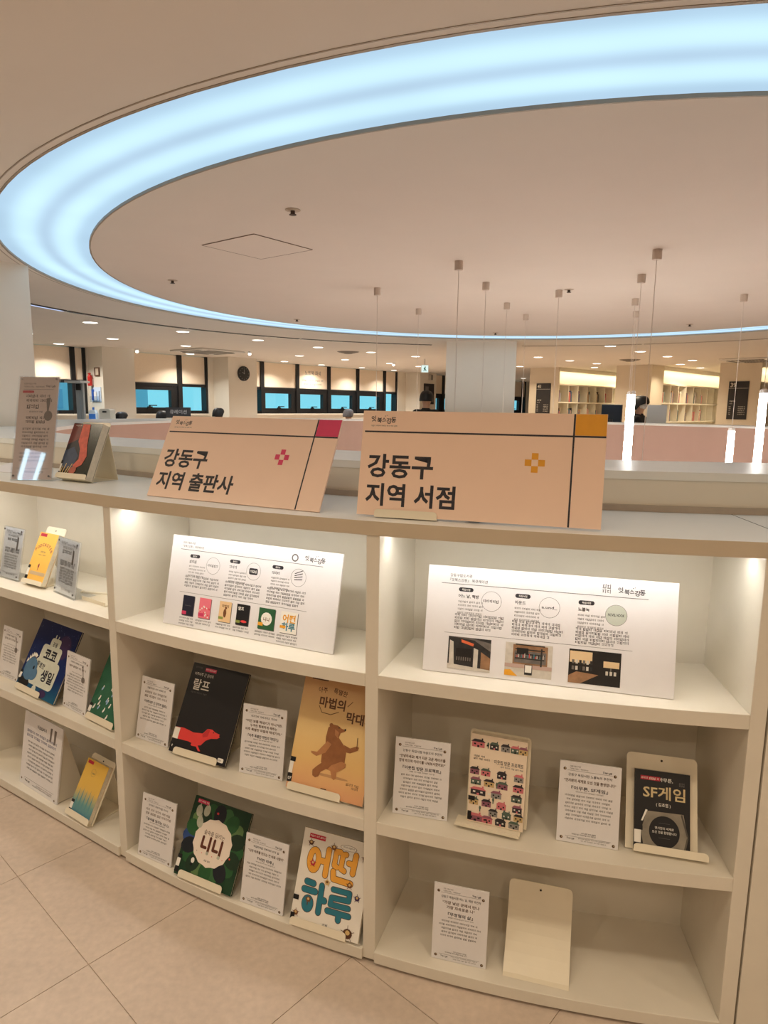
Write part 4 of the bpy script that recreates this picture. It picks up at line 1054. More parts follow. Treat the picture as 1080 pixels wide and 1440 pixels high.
for u0 in (.335, .535):
    for A_, B_ in (((u0, .545), (u0, .425)), ((u0, .425), (u0+.075, .425)), ((u0+.125, .555), (u0+.125, .385))):
        P.line(w*A_[0], h*A_[1], w*B_[0], h*B_[1], .0095, M('print_title_brown', (96, 48, 32), .5), 5, 'title_letter')
        for c_ in (A_, B_): P.ell(w*c_[0], h*c_[1], .00475, .00475, MATS['print_title_brown'], 5, 'title_letter', 10)
    P.ell(w*(u0+.125), h*.368, .0055, .0055, MATS['print_bird_grey'], 6, 'title_letter', 10)
P.blk()
for k in range(6): P.ell(w*(.28+.09*k), h*(.36-.008*(k % 2)), .0016, .0016, RED if k % 2 else INKB, 5, n=6)
P.small(w*.44, w*.56, h*.27, .006, INKG, 5); P.ell(w*.26, h*.23, w*.03, h*.035, WHITEP, 5); P.ell(w*.25, h*.18, w*.02, h*.02, BLK, 5)
P.rect(w*.07, w*.27, h*.925, h*.975, ROSE, 5, part='tag'); P.small(w*.08, w*.27, h*.94, .006, WHITEP, 6)
P.ell(w*.46, h*.87, w*.02, h*.015, RED, 5); P.ell(w*.84, h*.40, w*.012, h*.012, RED, 5)
P.rect(0, w*.07, h*.20, h*.25, BLK, 6, 'spine_label'); P.rect(0, w*.06, h*.10, h*.20, WHITEP, 6, 'spine_label'); P.rect(0, w*.07, h*.03, h*.10, BLK, 6, 'spine_label')
P.build(root, t)

# white book with fat orange and teal letters
root, P, t = book('X', 'white picture book with fat orange and teal Korean letters', M('cover_white', (238, 232, 222), .45, .01, 30), .009, 'cream stand whose lip holds the orange and teal lettered book', lipw=.185, lipx=-.018)
w, h = P.w, P.h
DKB = M('print_outline_brown', (88, 54, 34), .5); OR2 = M('print_letter_orange', (238, 170, 66), .5, .02, 40); TL2 = M('print_letter_teal', (40, 118, 138), .5, .03, 40)
def fat(pts, m, r, closed=False):
    Q = [(w*u, h*v) for u, v in pts]
    if closed: Q = Q+[Q[0]]
    P.blk()
    for lay, rr, mm in ((1, r+.0016, DKB), (2, r, m)):
        for (x0, z0), (x1, z1) in zip(Q, Q[1:]): P.line(x0, z0, x1, z1, 2*rr, mm, lay, 'fat_letter')
        for x0, z0 in Q: P.ell(x0, z0, rr, rr, mm, lay, 'fat_letter', 12)
def oval(cu, cv, ru, rv, n=16): return [(cu+ru*math.cos(2*math.pi*i/n), cv+rv*math.sin(2*math.pi*i/n)) for i in range(n)]
q = .0084
fat(oval(.21, .69, .065, .105), OR2, q, True); fat([(.31, .70), (.40, .70)], OR2, q); fat([(.405, .83), (.40, .565)], OR2, q)
fat([(.575, .84), (.515, .835), (.51, .69), (.55, .68)], OR2, q*.9); fat([(.66, .83), (.615, .82), (.61, .675), (.66, .66)], OR2, q*.9); fat([(.71, .75), (.78, .75)], OR2, q*.9); fat([(.80, .845), (.785, .66)], OR2, q); fat([(.51, .625), (.525, .555), (.776, .55)], OR2, q)
fat([(.16, .455), (.26, .45)], TL2, q); fat([(.135, .372), (.30, .372)], TL2, q); fat(oval(.215, .235, .045, .055), TL2, q, True); fat([(.385, .45), (.385, .18)], TL2, q); fat([(.39, .31), (.45, .31)], TL2, q)
fat([(.55, .45), (.79, .455), (.79, .38), (.545, .365), (.54, .295), (.80, .305)], TL2, q*.85); fat([(.51, .225), (.82, .23)], TL2, q*.9); fat([(.68, .22), (.68, .165)], TL2, q)
P.blk()
P.rect(w*.09, w*.33, h*.905, h*.955, REDTAG, part='tag'); P.small(w*.10, w*.33, h*.922, .006, WHITEP, 2)
P.blk().ell(w*.68, h*.90, w*.12, h*.030, DKB, 1); P.ell(w*.68, h*.90, w*.114, h*.027, WHITEP, 2); P.small(w*.60, w*.78, h*.895, .005, INKG, 3)
for u, v, m in ((.13, .86, DKB), (.47, .87, BRN), (.93, .84, BRN), (.20, .655, REDTAG), (.77, .535, BRN), (.45, .50, GOLD), (.90, .43, PURP), (.22, .28, BRN), (.07, .115, BRN), (.84, .065, DKB)):
    s = .008 if (u, v) != (.84, .065) else .015; P.blk()
    P.ell(w*u, h*v, s, s*.9, m, 4, n=10); P.ell(w*u, h*v+s*.2, s*.5, s*.45, GOLD if m is not GOLD else BRN, 5, n=8)
    for q in range(5): a = 2*math.pi*q/5+.4; P.line(w*u+s*.8*math.cos(a), h*v+s*.8*math.sin(a), w*u+s*1.5*math.cos(a), h*v+s*1.5*math.sin(a), .0014, m, 4)
P.rect(0, w*.08, h*.245, h*.295, BLK, 5, 'spine_label'); P.rect(0, w*.06, h*.04, h*.11, BLK, 5, 'spine_label'); P.small(w*.47, w*.55, h*.055, .010, INK)
P.build(root, t)

# book of little houses
root, P, t = book('Z', 'cream paperback covered with tiny drawn houses', M('cover_cream', (244, 226, 204), .5, .012, 30), .020, 'cream stand with a wide ledge holding the little-houses book', stw=.168, sth=.255, lipw=.178, lipx=-.018, ledge=.026, liph=.006, drop=.0115)
w, h = P.w, P.h
HC = [M('house_charcoal', (48, 44, 50), .5), M('house_rose', (214, 120, 128), .5), M('house_mauve', (150, 92, 110), .5), M('house_sand', (206, 176, 122), .5), M('house_green', (86, 104, 92), .5), M('house_grey', (150, 146, 142), .5)]
def house(cx, z0, ww, hh, m, mr, nw=2):
    P.blk()
    P.rect(cx-ww/2, cx+ww/2, z0, z0+hh, m, 2); P.poly([(cx-ww*.58, z0+hh), (cx+ww*.58, z0+hh), (cx+ww*.30, z0+hh*1.5), (cx-ww*.30, z0+hh*1.5)], mr, 3)
    P.rect(cx+ww*.25, cx+ww*.36, z0+hh*1.3, z0+hh*1.75, mr, 2)
    for k in range(nw): P.rect(cx-ww*.34+k*ww*.5, cx-ww*.18+k*ww*.5, z0+hh*.45, z0+hh*.75, WHITEP if m is HC[0] or m is HC[4] else BLK, 4)
    P.rect(cx-ww*.08, cx+ww*.08, z0, z0+hh*.4, BLK if m is not HC[0] else HC[1], 4)
k = 0
for zz, xs, hw in ((.855, (.13, .42, .62, .79, .93), .17), (.545, (.09, .29, .58, .88), .18), (.43, (.12, .36, .60, .88), .20), (.315, (.17, .50, .86), .20), (.20, (.10, .33, .60, .88), .18), (.105, (.46, .70, .91), .17), (.015, (.14, .36, .60, .84), .20)):
    for u in xs:
        big = u in (.13, .17, .14)
        house(w*u, h*zz, w*hw*(1.35 if big else .92), h*(.060 if big else .056), HC[(k*5+1) % 6], HC[(0, 4, 0, 1, 2)[k % 5]], 3 if big else 2); k += 1
for u, v in ((.31, .86), (.50, .43), (.45, .25), (.80, .32), (.22, .13), (.66, .14)): P.blk().line(w*u, h*v, w*u, h*(v+.045), .003, HC[4], 2); P.ell(w*u, h*(v+.045), .003, .006, HC[4], 2, n=8)
P.text('이웃집 방문 프로젝트', w*.69, h*.705, h*.052, INK, .01, width=w*.52); P.blk().small(w*.06, w*.28, h*.745, .006, INK); P.small(w*.06, w*.36, h*.715, .006, INK); P.blk().small(w*.55, w*.95, h*.67, .005, INKG)
P.rect(0, w*.12, h*.245, h*.295, BLK, 5, 'spine_label'); P.rect(0, w*.07, h*.02, h*.12, BLK, 5, 'spine_label'); P.blk().small(w*.84, w*.94, h*.025, .005, INK)
P.build(root, t)

# black game book
T['b'] = (.733, 1.587, .4615, .137, .200, -14.1, 24.0)
root, P, t = book('b', 'small black paperback titled SF게임 with a silver frame', M('cover_jet', (22, 20, 22), .4, .05, 30), .014, 'cream stand showing its tall plate behind the black game book', stw=.178, sth=.240, lipw=.182, lipx=.021, drop=.011, liph=.016)
w, h = P.w, P.h
HOLO = M('print_foil', (240, 214, 168), .25, .25, 40, metal=.35); SIL = M('print_silver', (150, 142, 128), .35, .3, 18); SILD = M('print_silver_dark', (86, 80, 72), .4, .2, 30)
P.rect(w*.10, w*.46, h*.875, h*.925, REDTAG, 2, part='tag'); P.small(w*.11, w*.46, h*.885, .006, WHITEP, 3)
P.text('아무튼,', w*.56, h*.875, h*.055, WHITEP, .01, width=w*.26); P.text('SF게임', w*.53, h*.665, h*.175, HOLO, .016, width=w*.76); P.text('( 김초엽 )', w*.52, h*.565, h*.05, WHITEP, .006, width=w*.26); P.blk().small(w*.80, w*.92, h*.865, .005, INKG); P.small(w*.80, w*.92, h*.84, .005, INKG)
P.poly([(w*.22, h*.49), (w*.88, h*.50), (w*.96, h*.22), (w*.90, h*.02), (w*.18, h*.02), (w*.12, h*.24)], SIL, 1); P.poly([(w*.20, h*.505), (w*.12, h*.36), (w*.15, h*.36), (w*.235, h*.50)], WHITEP, 2); P.poly([(w*.86, h*.50), (w*.97, h*.235), (w*.94, h*.235), (w*.83, h*.49)], SILD, 2); P.poly([(w*.97, h*.225), (w*.90, h*.01), (w*.87, h*.02), (w*.94, h*.225)], SILD, 2)
P.ell(w*.54, h*.255, w*.275, h*.195, BLK, 2, n=28); P.text('연사편의 세계로', w*.54, h*.285, h*.036, WHITEP, .004, layer=3, width=w*.34); P.text('오신 것을 환영합니다', w*.54, h*.235, h*.036, WHITEP, .004, layer=3, width=w*.44); P.line(w*.44, h*.36, w*.64, h*.36, .0006, INKG, 3); P.line(w*.44, h*.18, w*.64, h*.18, .0006, INKG, 3)
P.rect(0, w*.15, h*.245, h*.30, BLK, 4, 'spine_label'); P.rect(0, w*.12, h*.09, h*.245, WHITEP, 4, 'spine_label'); P.rect(0, w*.14, h*.0, h*.09, BLK, 4, 'spine_label'); P.text('0', w*.06, h*.02, h*.05, WHITEP, .01, layer=5)
P.build(root, t)

# empty stand on the bottom shelf
x, y, z, w, h, yaw, t = T['d']
root = thing('book_stand', 'empty cream sheet-metal book stand on the bottom shelf', 'book stand', (x, y, z+.0006), yaw)
prof = [(0.0, .0), (.012, .004)]
for k in range(8):
    a = math.radians(56-38*k/7); ln = .026
    prof.append((prof[-1][0]+ln*math.sin(a), prof[-1][1]+ln*math.cos(a)))
mb = MB(); n = len(prof)
for k in range(n-1):
    (y0, z0), (y1, z1) = prof[k], prof[k+1]
    mb.box(-w/2, w/2, 0, 1, 0, 1, fn=lambda X, Y, Z, y0=y0, z0=z0, y1=y1, z1=z1: (X, y0+(y1-y0)*Z+.0016*Y, z0+(z1-z0)*Z-.0005*Y))
mb.build('curved_plate', METALC, root)
(y1, z1) = prof[-1]
mb = MB(); mb.prism(rrect(-w/2, w/2, 0, .03, .014, 'tl tr'), 0, .0016, 'y', fn=lambda X, Y, Z: (X, y1+Y+Z*.30, z1+Z*.95)); mb.build('top_edge', METALC, root)
MB().tube((0, y1+.003, z1+.012), (0, y1-.0006+.003, z1+.012), .003, n=12).build('peg_hole', DARKGAP, root)
MB().prism([(y1+.003, z1), (y1+.0048, z1), (y1+.05, .001), (y1+.048, .001)], -w*.42, w*.42, 'x').build('rear_leg', METALC, root)
# stand whose lip grips the orange-cornered sign
x, y, z, w, h, yaw, t = T['B']
a = math.radians(yaw); dx = -.178
sr = thing('book_stand', 'cream stand whose lip grips the foot of the orange-cornered sign', 'book stand', (x+dx*math.cos(a), y+dx*math.sin(a), z+.0002), yaw)
stand(sr, .16, .20, t, .0075, .172, 0, .018, 0, z0=.0055, fl=.0002)
# folded leaflet lying at the end of the counter top
lf = thing('leaflet', 'folded white leaflet lying on the counter beside the acrylic stand', 'leaflet', (-1.58, 2.86, 1.3034), -20)
MB().box(-.09, .09, -.06, .06, 0, .0012).build('lower_leaf', BOARD, lf)
MB().box(-.09, .09, 0, .12, 0, .001, fn=lambda X, Y, Z: (X, -.06+Y*.97, .0014+Y*.22+Z)).build('upper_leaf', BOARD, lf)

# ================================================================== BACKGROUND
# ---- tall double bookcases beyond the counter
EDX = (.70, .714); FDX = (.714, -.70)
yawE = math.degrees(math.atan2(EDX[1], EDX[0]))
CASE = M('bookcase_white', (232, 224, 206), .5, .02, 8)
ENDP = M('end_panel_paint', (218, 204, 182), .7, .015, 4)
BOARDK = M('sign_board_dark', (40, 36, 36), .45, .1, 20)
SHZ = (.08, .50, .91, 1.33, 1.75, 2.17)
BNAME = ('red', 'ivory', 'blue', 'tan', 'black', 'ochre', 'plum', 'peach', 'teal', 'white', 'coral', 'grey')
BCOL = [(188, 60, 60), (226, 214, 196), (70, 84, 120), (150, 132, 108), (44, 44, 50), (196, 158, 120), (110, 70, 96), (222, 190, 170), (92, 120, 118), (236, 232, 224), (206, 120, 110), (128, 128, 134)]
BMATS = [M('spine_%s' % n_, c, .6, .1, 30) for n_, c in zip(('red', 'ivory', 'blue', 'tan', 'black', 'ochre', 'plum', 'peach', 'teal', 'white', 'coral', 'grey'), BCOL)]
_bk = {}
def tall_case(corner, width, length, label, num=None, slabel='', blank=0.0, booklabel='', grp=''):
    root = thing('tall_bookcase', label, 'bookcase', (corner[0], corner[1], 0), yawE)
    # local x runs along the case, local y to the left into the case; open face at y = 0
    MB().box(-.03, 0, 0, width, 0, CZ-.002).build('end_panel', ENDP, root)
    MB().box(.0005, length, .30, width, 0, CZ-.002).build('core', CASE, root)
    if blank: MB().box(.0005, blank, 0, .2995, 0, CZ-.002).build('side_panel', ENDP, root)
    for z in SHZ: MB().box(blank+.001, length, 0.01, .2995, z-.03, z).build('shelf_board', CASE, root)
    MB().box(blank+.001, length, .17, .19, 2.172, 2.49).build('header_panel', M('header_white', (246, 240, 226), .6), root)
    MB().box(blank+.001, length, -.002, .0, 2.455, 2.50).build('lamp_lip', CASE, root)
    MB().box(blank+.001, length, 0.0, .2995, 2.50, CZ-.002).build('soffit', CASE, root)
    nc = int((length-blank)/.46)
    for k in range(nc+1): MB().box(blank+.001+k*.46, blank+.019+k*.46, .012, .299, .08, 2.14).build('divider', CASE, root)
    # wash light hidden in the soffit
    lb = MB().box(blank+.05, length-.05, .02, .06, 2.478, 2.499).build('wash_lamp', WHITEPL, root)
    MB().box(blank+.05, length-.05, .022, .058, 2.474, 2.4775).build('lamp_diffuser', EM('case_wash_glow', (1.0, .84, .56), 26.0), lb)
    if num:
        sg = thing('number_sign', slabel, 'sign', (corner[0], corner[1], 0), yawE)
        y0, y1 = (width*.26, width*.74)
        MB().box(-.046, -.0305, y0, y1, 1.42, 2.18).build('board', BOARDK, sg)
        P = Print(y1-y0, .76); w, h = P.w, P.h
        LT = M('sign_print_light', (206, 198, 184), .6)
        P.text(num, w*.08, h*.855, h*.15, LT, .02, 'l'); P.rect(0, w, h*.815, h*.822, LT, part='rule')
        P.blk(); P.small(w*.1, w*.45, h*.46, .03, LT); P.small(w*.1, w*.3, h*.40, .02, LT)
        P.blk()
        for k in range(5): P.small(w*.08, w*.2, h*(.32-.05*k), .022, LT)
        P.blk()
        for k in range(5): P.small(w*.55, w*.92, h*(.32-.05*k), .022, LT)
        for key, mb in P.parts.items():
            mb.v = [(-.0465+yy, (y0+y1)/2-xx, 1.42+zz) for xx, yy, zz in mb.v]; mb.build(key[0], None, sg)
    a = math.radians(yawE); c_, s_ = math.cos(a), math.sin(a)
    for ri in (3, 4):
        for k in range(min(nc, 6)):
            x0 = blank+.035+k*.46+random.uniform(0, .1); n_ = random.randint(4, 7)
            for q in range(n_):
                th = random.choice((.02, .026, .034, .042)); hh = random.choice((.20, .22, .24, .27)); mi = random.randrange(12)
                if x0+th > blank+.46*(k+1)-.02: break
                key = (th, hh, mi)
                if key not in _bk:
                    o = MB().box(0, th, 0, .17, 0, hh).build('shelved_book', BMATS[mi]); _bk[key] = o.data
                else:
                    o = bpy.data.objects.new('shelved_book', _bk[key]); link(o)
                lx, ly = x0, .06
                o.location = (corner[0]+c_*lx-s_*ly, corner[1]+s_*lx+c_*ly, SHZ[ri]+.0005); o.rotation_euler = (0, 0, a)
                tag(o, booklabel.replace('small book', 'small '+BNAME[mi]+' book'), 'book', BNAME[mi]+' '+grp)
                x0 += th+.002
    return root
tall_case((4.10, 16.14), .80, 5.5, 'tall white bookcase whose end panel stands beside the big white column', '41', 'narrow dark sign numbered 41 beside the big white column', 0, 'small book shelved in the bookcase nearest the big white column', 'books in bookcase 41')
tall_case((5.73, 14.75), .80, 6.2, 'tall white bookcase with a plain end panel behind the masked person', None, '', .62, 'small book shelved in the bookcase with the plain end panel', 'books in the plain-ended bookcase')
tall_case((7.44, 13.57), .78, 5.5, 'tall white bookcase whose end panel shows next to the thick glowing tube', '39', 'wide dark sign numbered 39 next to the thick glowing tube', 0, 'small book shelved in the bookcase behind the thick glowing tube', 'books in bookcase 39')

# ---- fittings on the window wall
yawW = math.degrees(math.atan2(WT[1], WT[0]))
def wall_thing(name, label, cat, s, o, z):
    return thing(name, label, cat, wp(s, o, z), yawW)
# local: x along the wall, -y towards the room
ck = wall_thing('wall_clock', 'round black wall clock on the column between the windows', 'clock', 4.06, .5015, 2.225)
def disc(mb, r, y0, y1, n=28, m=None): return mb.prism([(r*math.cos(2*math.pi*i/n), r*math.sin(2*math.pi*i/n)) for i in range(n)], y0, y1, 'y', m)
disc(MB(), .15, -.035, 0).build('case', BLACK, ck); disc(MB(), .135, -.038, -.0355).build('dial', M('clock_dial', (40, 42, 44), .5), ck)
MB().box(-.005, .005, -.042, -.039, -.01, .085).build('minute_hand', M('clock_hand', (150, 150, 146), .4), ck)
MB().box(-.006, .006, -.045, -.0425, -.01, .06, fn=lambda x, y, z: (x*.4-z*.9, y, z*.4+x*.9)).build('hour_hand', MATS['clock_hand'], ck)
for k in range(12):
    a = k*math.pi/6; MB().box(-.004, .004, -.041, -.0385, .11, .128, fn=lambda x, y, z, a=a: (x*math.cos(a)+z*math.sin(a), y, z*math.cos(a)-x*math.sin(a))).build('hour_mark', MATS['clock_hand'], ck)
# lettering on the blind
bt = wall_thing('blind_lettering', 'grey lettering 노트북 좌석 on a window blind', 'lettering', 6.70, -.0665, 2.06)
P = Print(.9, .42)
P.text('노트북 좌석', .45, .26, .115, INKG, .004); P.small(.08, .84, .10, .05, INKG); P.small(.14, .78, .01, .05, INKG)
P.build(bt, 0)
# dark board and speaker on the far column
nb = wall_thing('notice_board', 'dark notice board on the far column behind the man', 'notice board', 10.82, .5015, 1.66)
MB().box(-.24, .24, -.03, 0, 0, .58).build('board', BOARDK, nb)
for k, (x0, z0, m) in enumerate(((-.2, .34, INKG), (.02, .36, BOARDK), (-.18, .06, INKG), (.04, .08, BMATS[3]))): MB().box(x0, x0+.16, -.034, -.0305, z0, z0+.16).build('poster', m, nb)
sk = wall_thing('wall_speaker', 'small grey wall speaker above the dark notice board', 'speaker', 10.85, .5015, 2.34)
MB().box(-.05, .05, -.09, 0, 0, .16).build('case', M('speaker_grey', (176, 166, 152), .6), sk, bevel=.01); MB().box(-.04, .04, -.094, -.0905, .015, .145).build('grille', M('speaker_grille', (130, 122, 112), .7), sk)
# exit sign hanging from the ceiling
ex = thing('exit_sign', 'hanging white and green exit sign before the far windows', 'sign', (.79, 14, 2.28), 12)
MB().box(-.075, .075, -.02, .02, 0, .15).build('case', WHITEPL, ex); MB().box(-.07, .07, -.023, -.0205, .005, .145).build('face', EM('exit_face', (.80, 1.0, .95), .95), ex)
P = Print(.15, .15); XG = M('exit_green', (20, 120, 90), .5)
P.ell(.082, .108, .012, .012, XG, part='running_figure', n=10); P.poly([(.065, .10), (.085, .095), (.09, .065), (.11, .04), (.10, .03), (.078, .055), (.06, .03), (.045, .028), (.042, .036), (.058, .045), (.066, .07), (.05, .065), (.048, .075)], XG, part='running_figure')
P.build(ex, 0, -.023, 0); MB().tube((0, 0, .15), (0, 0, CZ-2.28), .008, n=8).build('hanger', WHITEPL, ex)
# fire extinguisher, frame and leaflet rack on the column's near face
def col_face(s_face=.958):
    return lambda x, y, z: wp(s_face-y, x, z)      # x outwards along the column's face, y off the face
F_ = col_face()
def face_thing(name, label, cat, xo, z):
    # faces the direction -WT; local x runs along WN, local y points into the column
    return thing(name, label, cat, wp(.957, xo, z), math.degrees(math.atan2(WN[1], WN[0])))
fe = face_thing('fire_extinguisher', 'small red fire extinguisher on the bright column face', 'extinguisher', .15, 1.88)
fl_ = lambda mb: mb
MB().lathe([(.035, 0), (.04, .01), (.04, .16), (.025, .19), (.012, .20)], 0, -.05, 14).build('cylinder', M('extinguisher_red', (190, 40, 34), .35), fe)
MB().box(-.05, .02, -.06, -.04, .20, .225).build('handle', MATS['extinguisher_red'], fe); MB().box(-.02, .02, -.012, -.0005, .02, .12).build('bracket', WHITEPL, fe)
pf = face_thing('picture_frame', 'small framed notice above the fire extinguisher', 'picture frame', .33, 2.05)
for a_ in ((-.08, .08, .13, .15), (-.08, .08, 0, .02), (-.08, -.06, .02, .13), (.06, .08, .02, .13)): MB().box(a_[0], a_[1], -.02, -.0005, a_[2], a_[3]).build('frame_bar', M('frame_brown', (110, 72, 48), .5), pf)
MB().box(-.06, .06, -.008, -.0005, .02, .13).build('sheet', M('frame_sheet', (222, 206, 186), .7), pf)
lr = face_thing('leaflet_rack', 'clear leaflet rack with blue leaflets on the bright column face', 'rack', .26, 1.60)
MB().box(-.16, .16, -.008, -.0005, 0, .26).build('back_sheet', M('rack_pale_blue', (206, 220, 240), .4), lr); MB().box(-.15, .15, -.05, -.046, .0, .10).build('pocket', GLASS('rack_clear', (.9, .95, 1.0), .05), lr)
MB().box(-.12, -.06, -.03, -.012, .03, .22).build('leaflet', M('leaflet_blue', (52, 92, 178), .5), lr); MB().box(-.04, .04, -.03, -.012, .03, .18).build('leaflet', BOARD, lr); MB().box(.06, .13, -.03, -.012, .03, .19).build('leaflet', M('leaflet_pale', (196, 212, 236), .5), lr)

# ---- things standing beyond the partition on the left
mt = thing('height_scale', 'tall grey measuring stand with a crossbar before the bright window', 'scale', (-4.32, 9.5, 0), -12)
MB().box(-.20, .20, -.22, .22, 0, .10).build('base', WHITEPL, mt, bevel=.01); MB().box(-.055, .0, .08, .14, .10, 1.86).build('post', M('scale_grey', (186, 194, 200), .35, metal=.3), mt); MB().box(.012, .05, .09, .13, .10, 1.86).build('post', MATS['scale_grey'], mt)
MB().box(-.13, .12, -.05, .16, 1.86, 1.89).build('crossbar', M('scale_pale', (214, 222, 226), .35), mt); MB().box(-.03, .03, .05, .079, 1.76, 1.85).build('display', BLACK, mt)
cart = thing('side_counter', 'white side counter standing behind the partition on the left', 'counter', (-3.87, 9.05, 0), -12)
MB().box(-.20, .30, 0, .5, 0, 1.31).build('body', WALLP, cart); MB().box(-.21, .31, -.02, .52, 1.31, 1.34).build('top', CREAM_TOP, cart)
jg = thing('sanitizer_bottle', 'white bottle with a blue label on the side counter', 'bottle', (-3.955, 9.2, 1.3405), -12)
MB().prism([(-.055, 0), (.055, 0), (.055, .11), (.03, .155), (-.03, .155), (-.055, .11)], -.03, .03, 'y').build('body', M('bottle_white', (222, 234, 244), .35), jg, bevel=.006)
MB().box(-.05, .05, -.0325, -.0305, .02, .10).build('label', M('bottle_blue', (64, 128, 214), .5), jg); MB().tube((0, 0, .155), (0, 0, .19), .014, n=10).build('cap', M('cap_blue', (70, 120, 200), .4), jg)
bx_ = thing('dispenser', 'beige rounded dispenser box beside the white bottle', 'dispenser', (-3.79, 9.25, 1.3405), -12)
MB().prism(rrect(-.085, .085, 0, .17, .035, 'tl tr'), -.06, .06, 'y').build('body', M('dispenser_beige', (190, 180, 164), .45), bx_); MB().box(-.03, .03, -.064, -.0605, .12, .14).build('slot', BLACK, bx_)
st_ = thing('table_sign', 'dark sign reading 큐레이션 standing behind the partition', 'sign', (-3.2, 10.5, 0), 14)
MB().box(-.185, .185, -.02, .02, 1.375, 1.535).build('board', M('table_sign_dark', (58, 58, 62), .5), st_); MB().tube((0, 0, .02), (0, 0, 1.375), .014, n=10).build('post', BLACK, st_); MB().lathe([(.15, 0), (.15, .012), (.02, .02)]).build('foot', BLACK, st_)
P = Print(.37, .16); P.text('큐레이션', .185, .065, .07, M('sign_text_pale', (200, 200, 204), .5), .01); P.build(st_, 0, -.02, 1.375)

# ---- people
SKIN = M('skin', (205, 160, 132), .55, .04, 20); HAIRK = M('hair_black', (24, 20, 20), .5, .2, 60); HAIRG = M('hair_grey', (112, 106, 104), .6, .25, 60)
def person(loc, height, yaw, label, top, hair=HAIRK, longhair=False, mask=False, pants=(44, 44, 52)):
    k = height/1.70
    root = thing('person', label, 'person', loc, yaw)      # faces local -y
    V = {'pel': (0, 0, .93, .14), 'bel': (0, 0, 1.08, .135), 'che': (0, .01, 1.27, .15), 'nkb': (0, .015, 1.41, .075), 'nk': (0, .005, 1.47, .052),
         'hd1': (0, -.012, 1.535, .068), 'hd2': (0, -.008, 1.60, .082), 'hd3': (0, .005, 1.655, .06)}
    E = [('pel', 'bel'), ('bel', 'che'), ('che', 'nkb'), ('nkb', 'nk'), ('nk', 'hd1'), ('hd1', 'hd2'), ('hd2', 'hd3')]
    for s, n_ in ((-1, 'l'), (1, 'r')):
        V.update({'sh'+n_: (s*.17, .01, 1.395, .068), 'el'+n_: (s*.225, .02, 1.12, .045), 'wr'+n_: (s*.235, -.04, .90, .031), 'hn'+n_: (s*.235, -.06, .83, .034), 'ft'+n_: (s*.23, -.075, .77, .02),
                  'th'+n_: (s*.215, -.09, .84, .012), 'hp'+n_: (s*.09, 0, .86, .098), 'kn'+n_: (s*.10, -.01, .49, .062), 'an'+n_: (s*.10, .02, .09, .042), 'to'+n_: (s*.11, -.12, .04, .036)})
        E += [('che', 'sh'+n_), ('sh'+n_, 'el'+n_), ('el'+n_, 'wr'+n_), ('wr'+n_, 'hn'+n_), ('hn'+n_, 'ft'+n_), ('hn'+n_, 'th'+n_), ('pel', 'hp'+n_), ('hp'+n_, 'kn'+n_), ('kn'+n_, 'an'+n_), ('an'+n_, 'to'+n_)]
    names = list(V); me = bpy.data.meshes.new('body_frame')
    me.from_pydata([tuple(c*k for c in V[n_][:3]) for n_ in names], [(names.index(a), names.index(b)) for a, b in E], [])
    o = bpy.data.objects.new('body_frame', me); _ts.collection.objects.link(o)
    md = o.modifiers.new('skin', 'SKIN'); md.use_smooth_shade = True
    for i, n_ in enumerate(names):
        sv = me.skin_vertices[0].data[i]; sv.radius = (V[n_][3]*k, V[n_][3]*k*(.8 if n_ in ('pel', 'bel', 'che') else 1)); sv.use_root = (n_ == 'pel')
    o.modifiers.new('sub', 'SUBSURF').levels = 2
    vl = _ts.view_layers[0]; vl.update()
    bm = bpy.data.meshes.new_from_object(o.evaluated_get(vl.depsgraph)); bm.name = 'body'
    bpy.data.objects.remove(o)
    bm.materials.clear()
    for m in (SKIN, M('cloth_%d_%d_%d' % top, top, .85, .1, 60), M('trousers_%d' % pants[0], pants, .85, .1, 60), BLK): bm.materials.append(m)
    for p in bm.polygons:
        c = p.center/k
        p.material_index = 0 if c.z > 1.445 or (abs(c.x) > .17 and c.z < .93 and c.z > .7) else (1 if c.z > .90 else (2 if c.z > .10 else 3))
        p.use_smooth = True
    b = bpy.data.objects.new('body', bm); link(b, root)
    # face
    f = MB()
    f.add([(0, -.098*k, 1.585*k), (-.012*k, -.078*k, 1.572*k), (.012*k, -.078*k, 1.572*k), (0, -.080*k, 1.615*k)], [(0, 1, 3), (0, 3, 2), (0, 2, 1)]); f.build('nose', SKIN, root)
    for s in (-1, 1):
        MB().lathe([(.001, -.006*k), (.009*k, 0), (.001, .006*k)], s*.03*k, -.078*k, 8).build('eye', BLK, root).location = (0, 0, 1.605*k)
        MB().lathe([(.006*k, -.025*k), (.014*k, 0), (.006*k, .025*k)], s*.084*k, 0.005, 8).build('ear', SKIN, root).location = (0, 0, 1.59*k)
    MB().box(-.02*k, .02*k, -.085*k, -.072*k, 1.548*k, 1.553*k).build('mouth', M('lips', (150, 84, 76), .6), root)
    if mask:
        mk = MB(); P_ = []
        for zz, ww, dd in ((1.585, .07, .095), (1.56, .075, .102), (1.525, .055, .092), (1.51, .03, .07)):
            for q in range(7):
                a = math.radians(-75+25*q); P_.append((ww*1.12*math.sin(a)*k, -dd*math.cos(a)*k-.002, zz*k))
        mk.add(P_, [(r*7+q, r*7+q+1, (r+1)*7+q+1, (r+1)*7+q) for r in range(3) for q in range(6)]); mk.build('face_mask', M('mask_white', (214, 212, 210), .8), root)
    # hair: a cap that follows the skull
    hm = MB(); nu, nv = 20, 9; vs_ = []
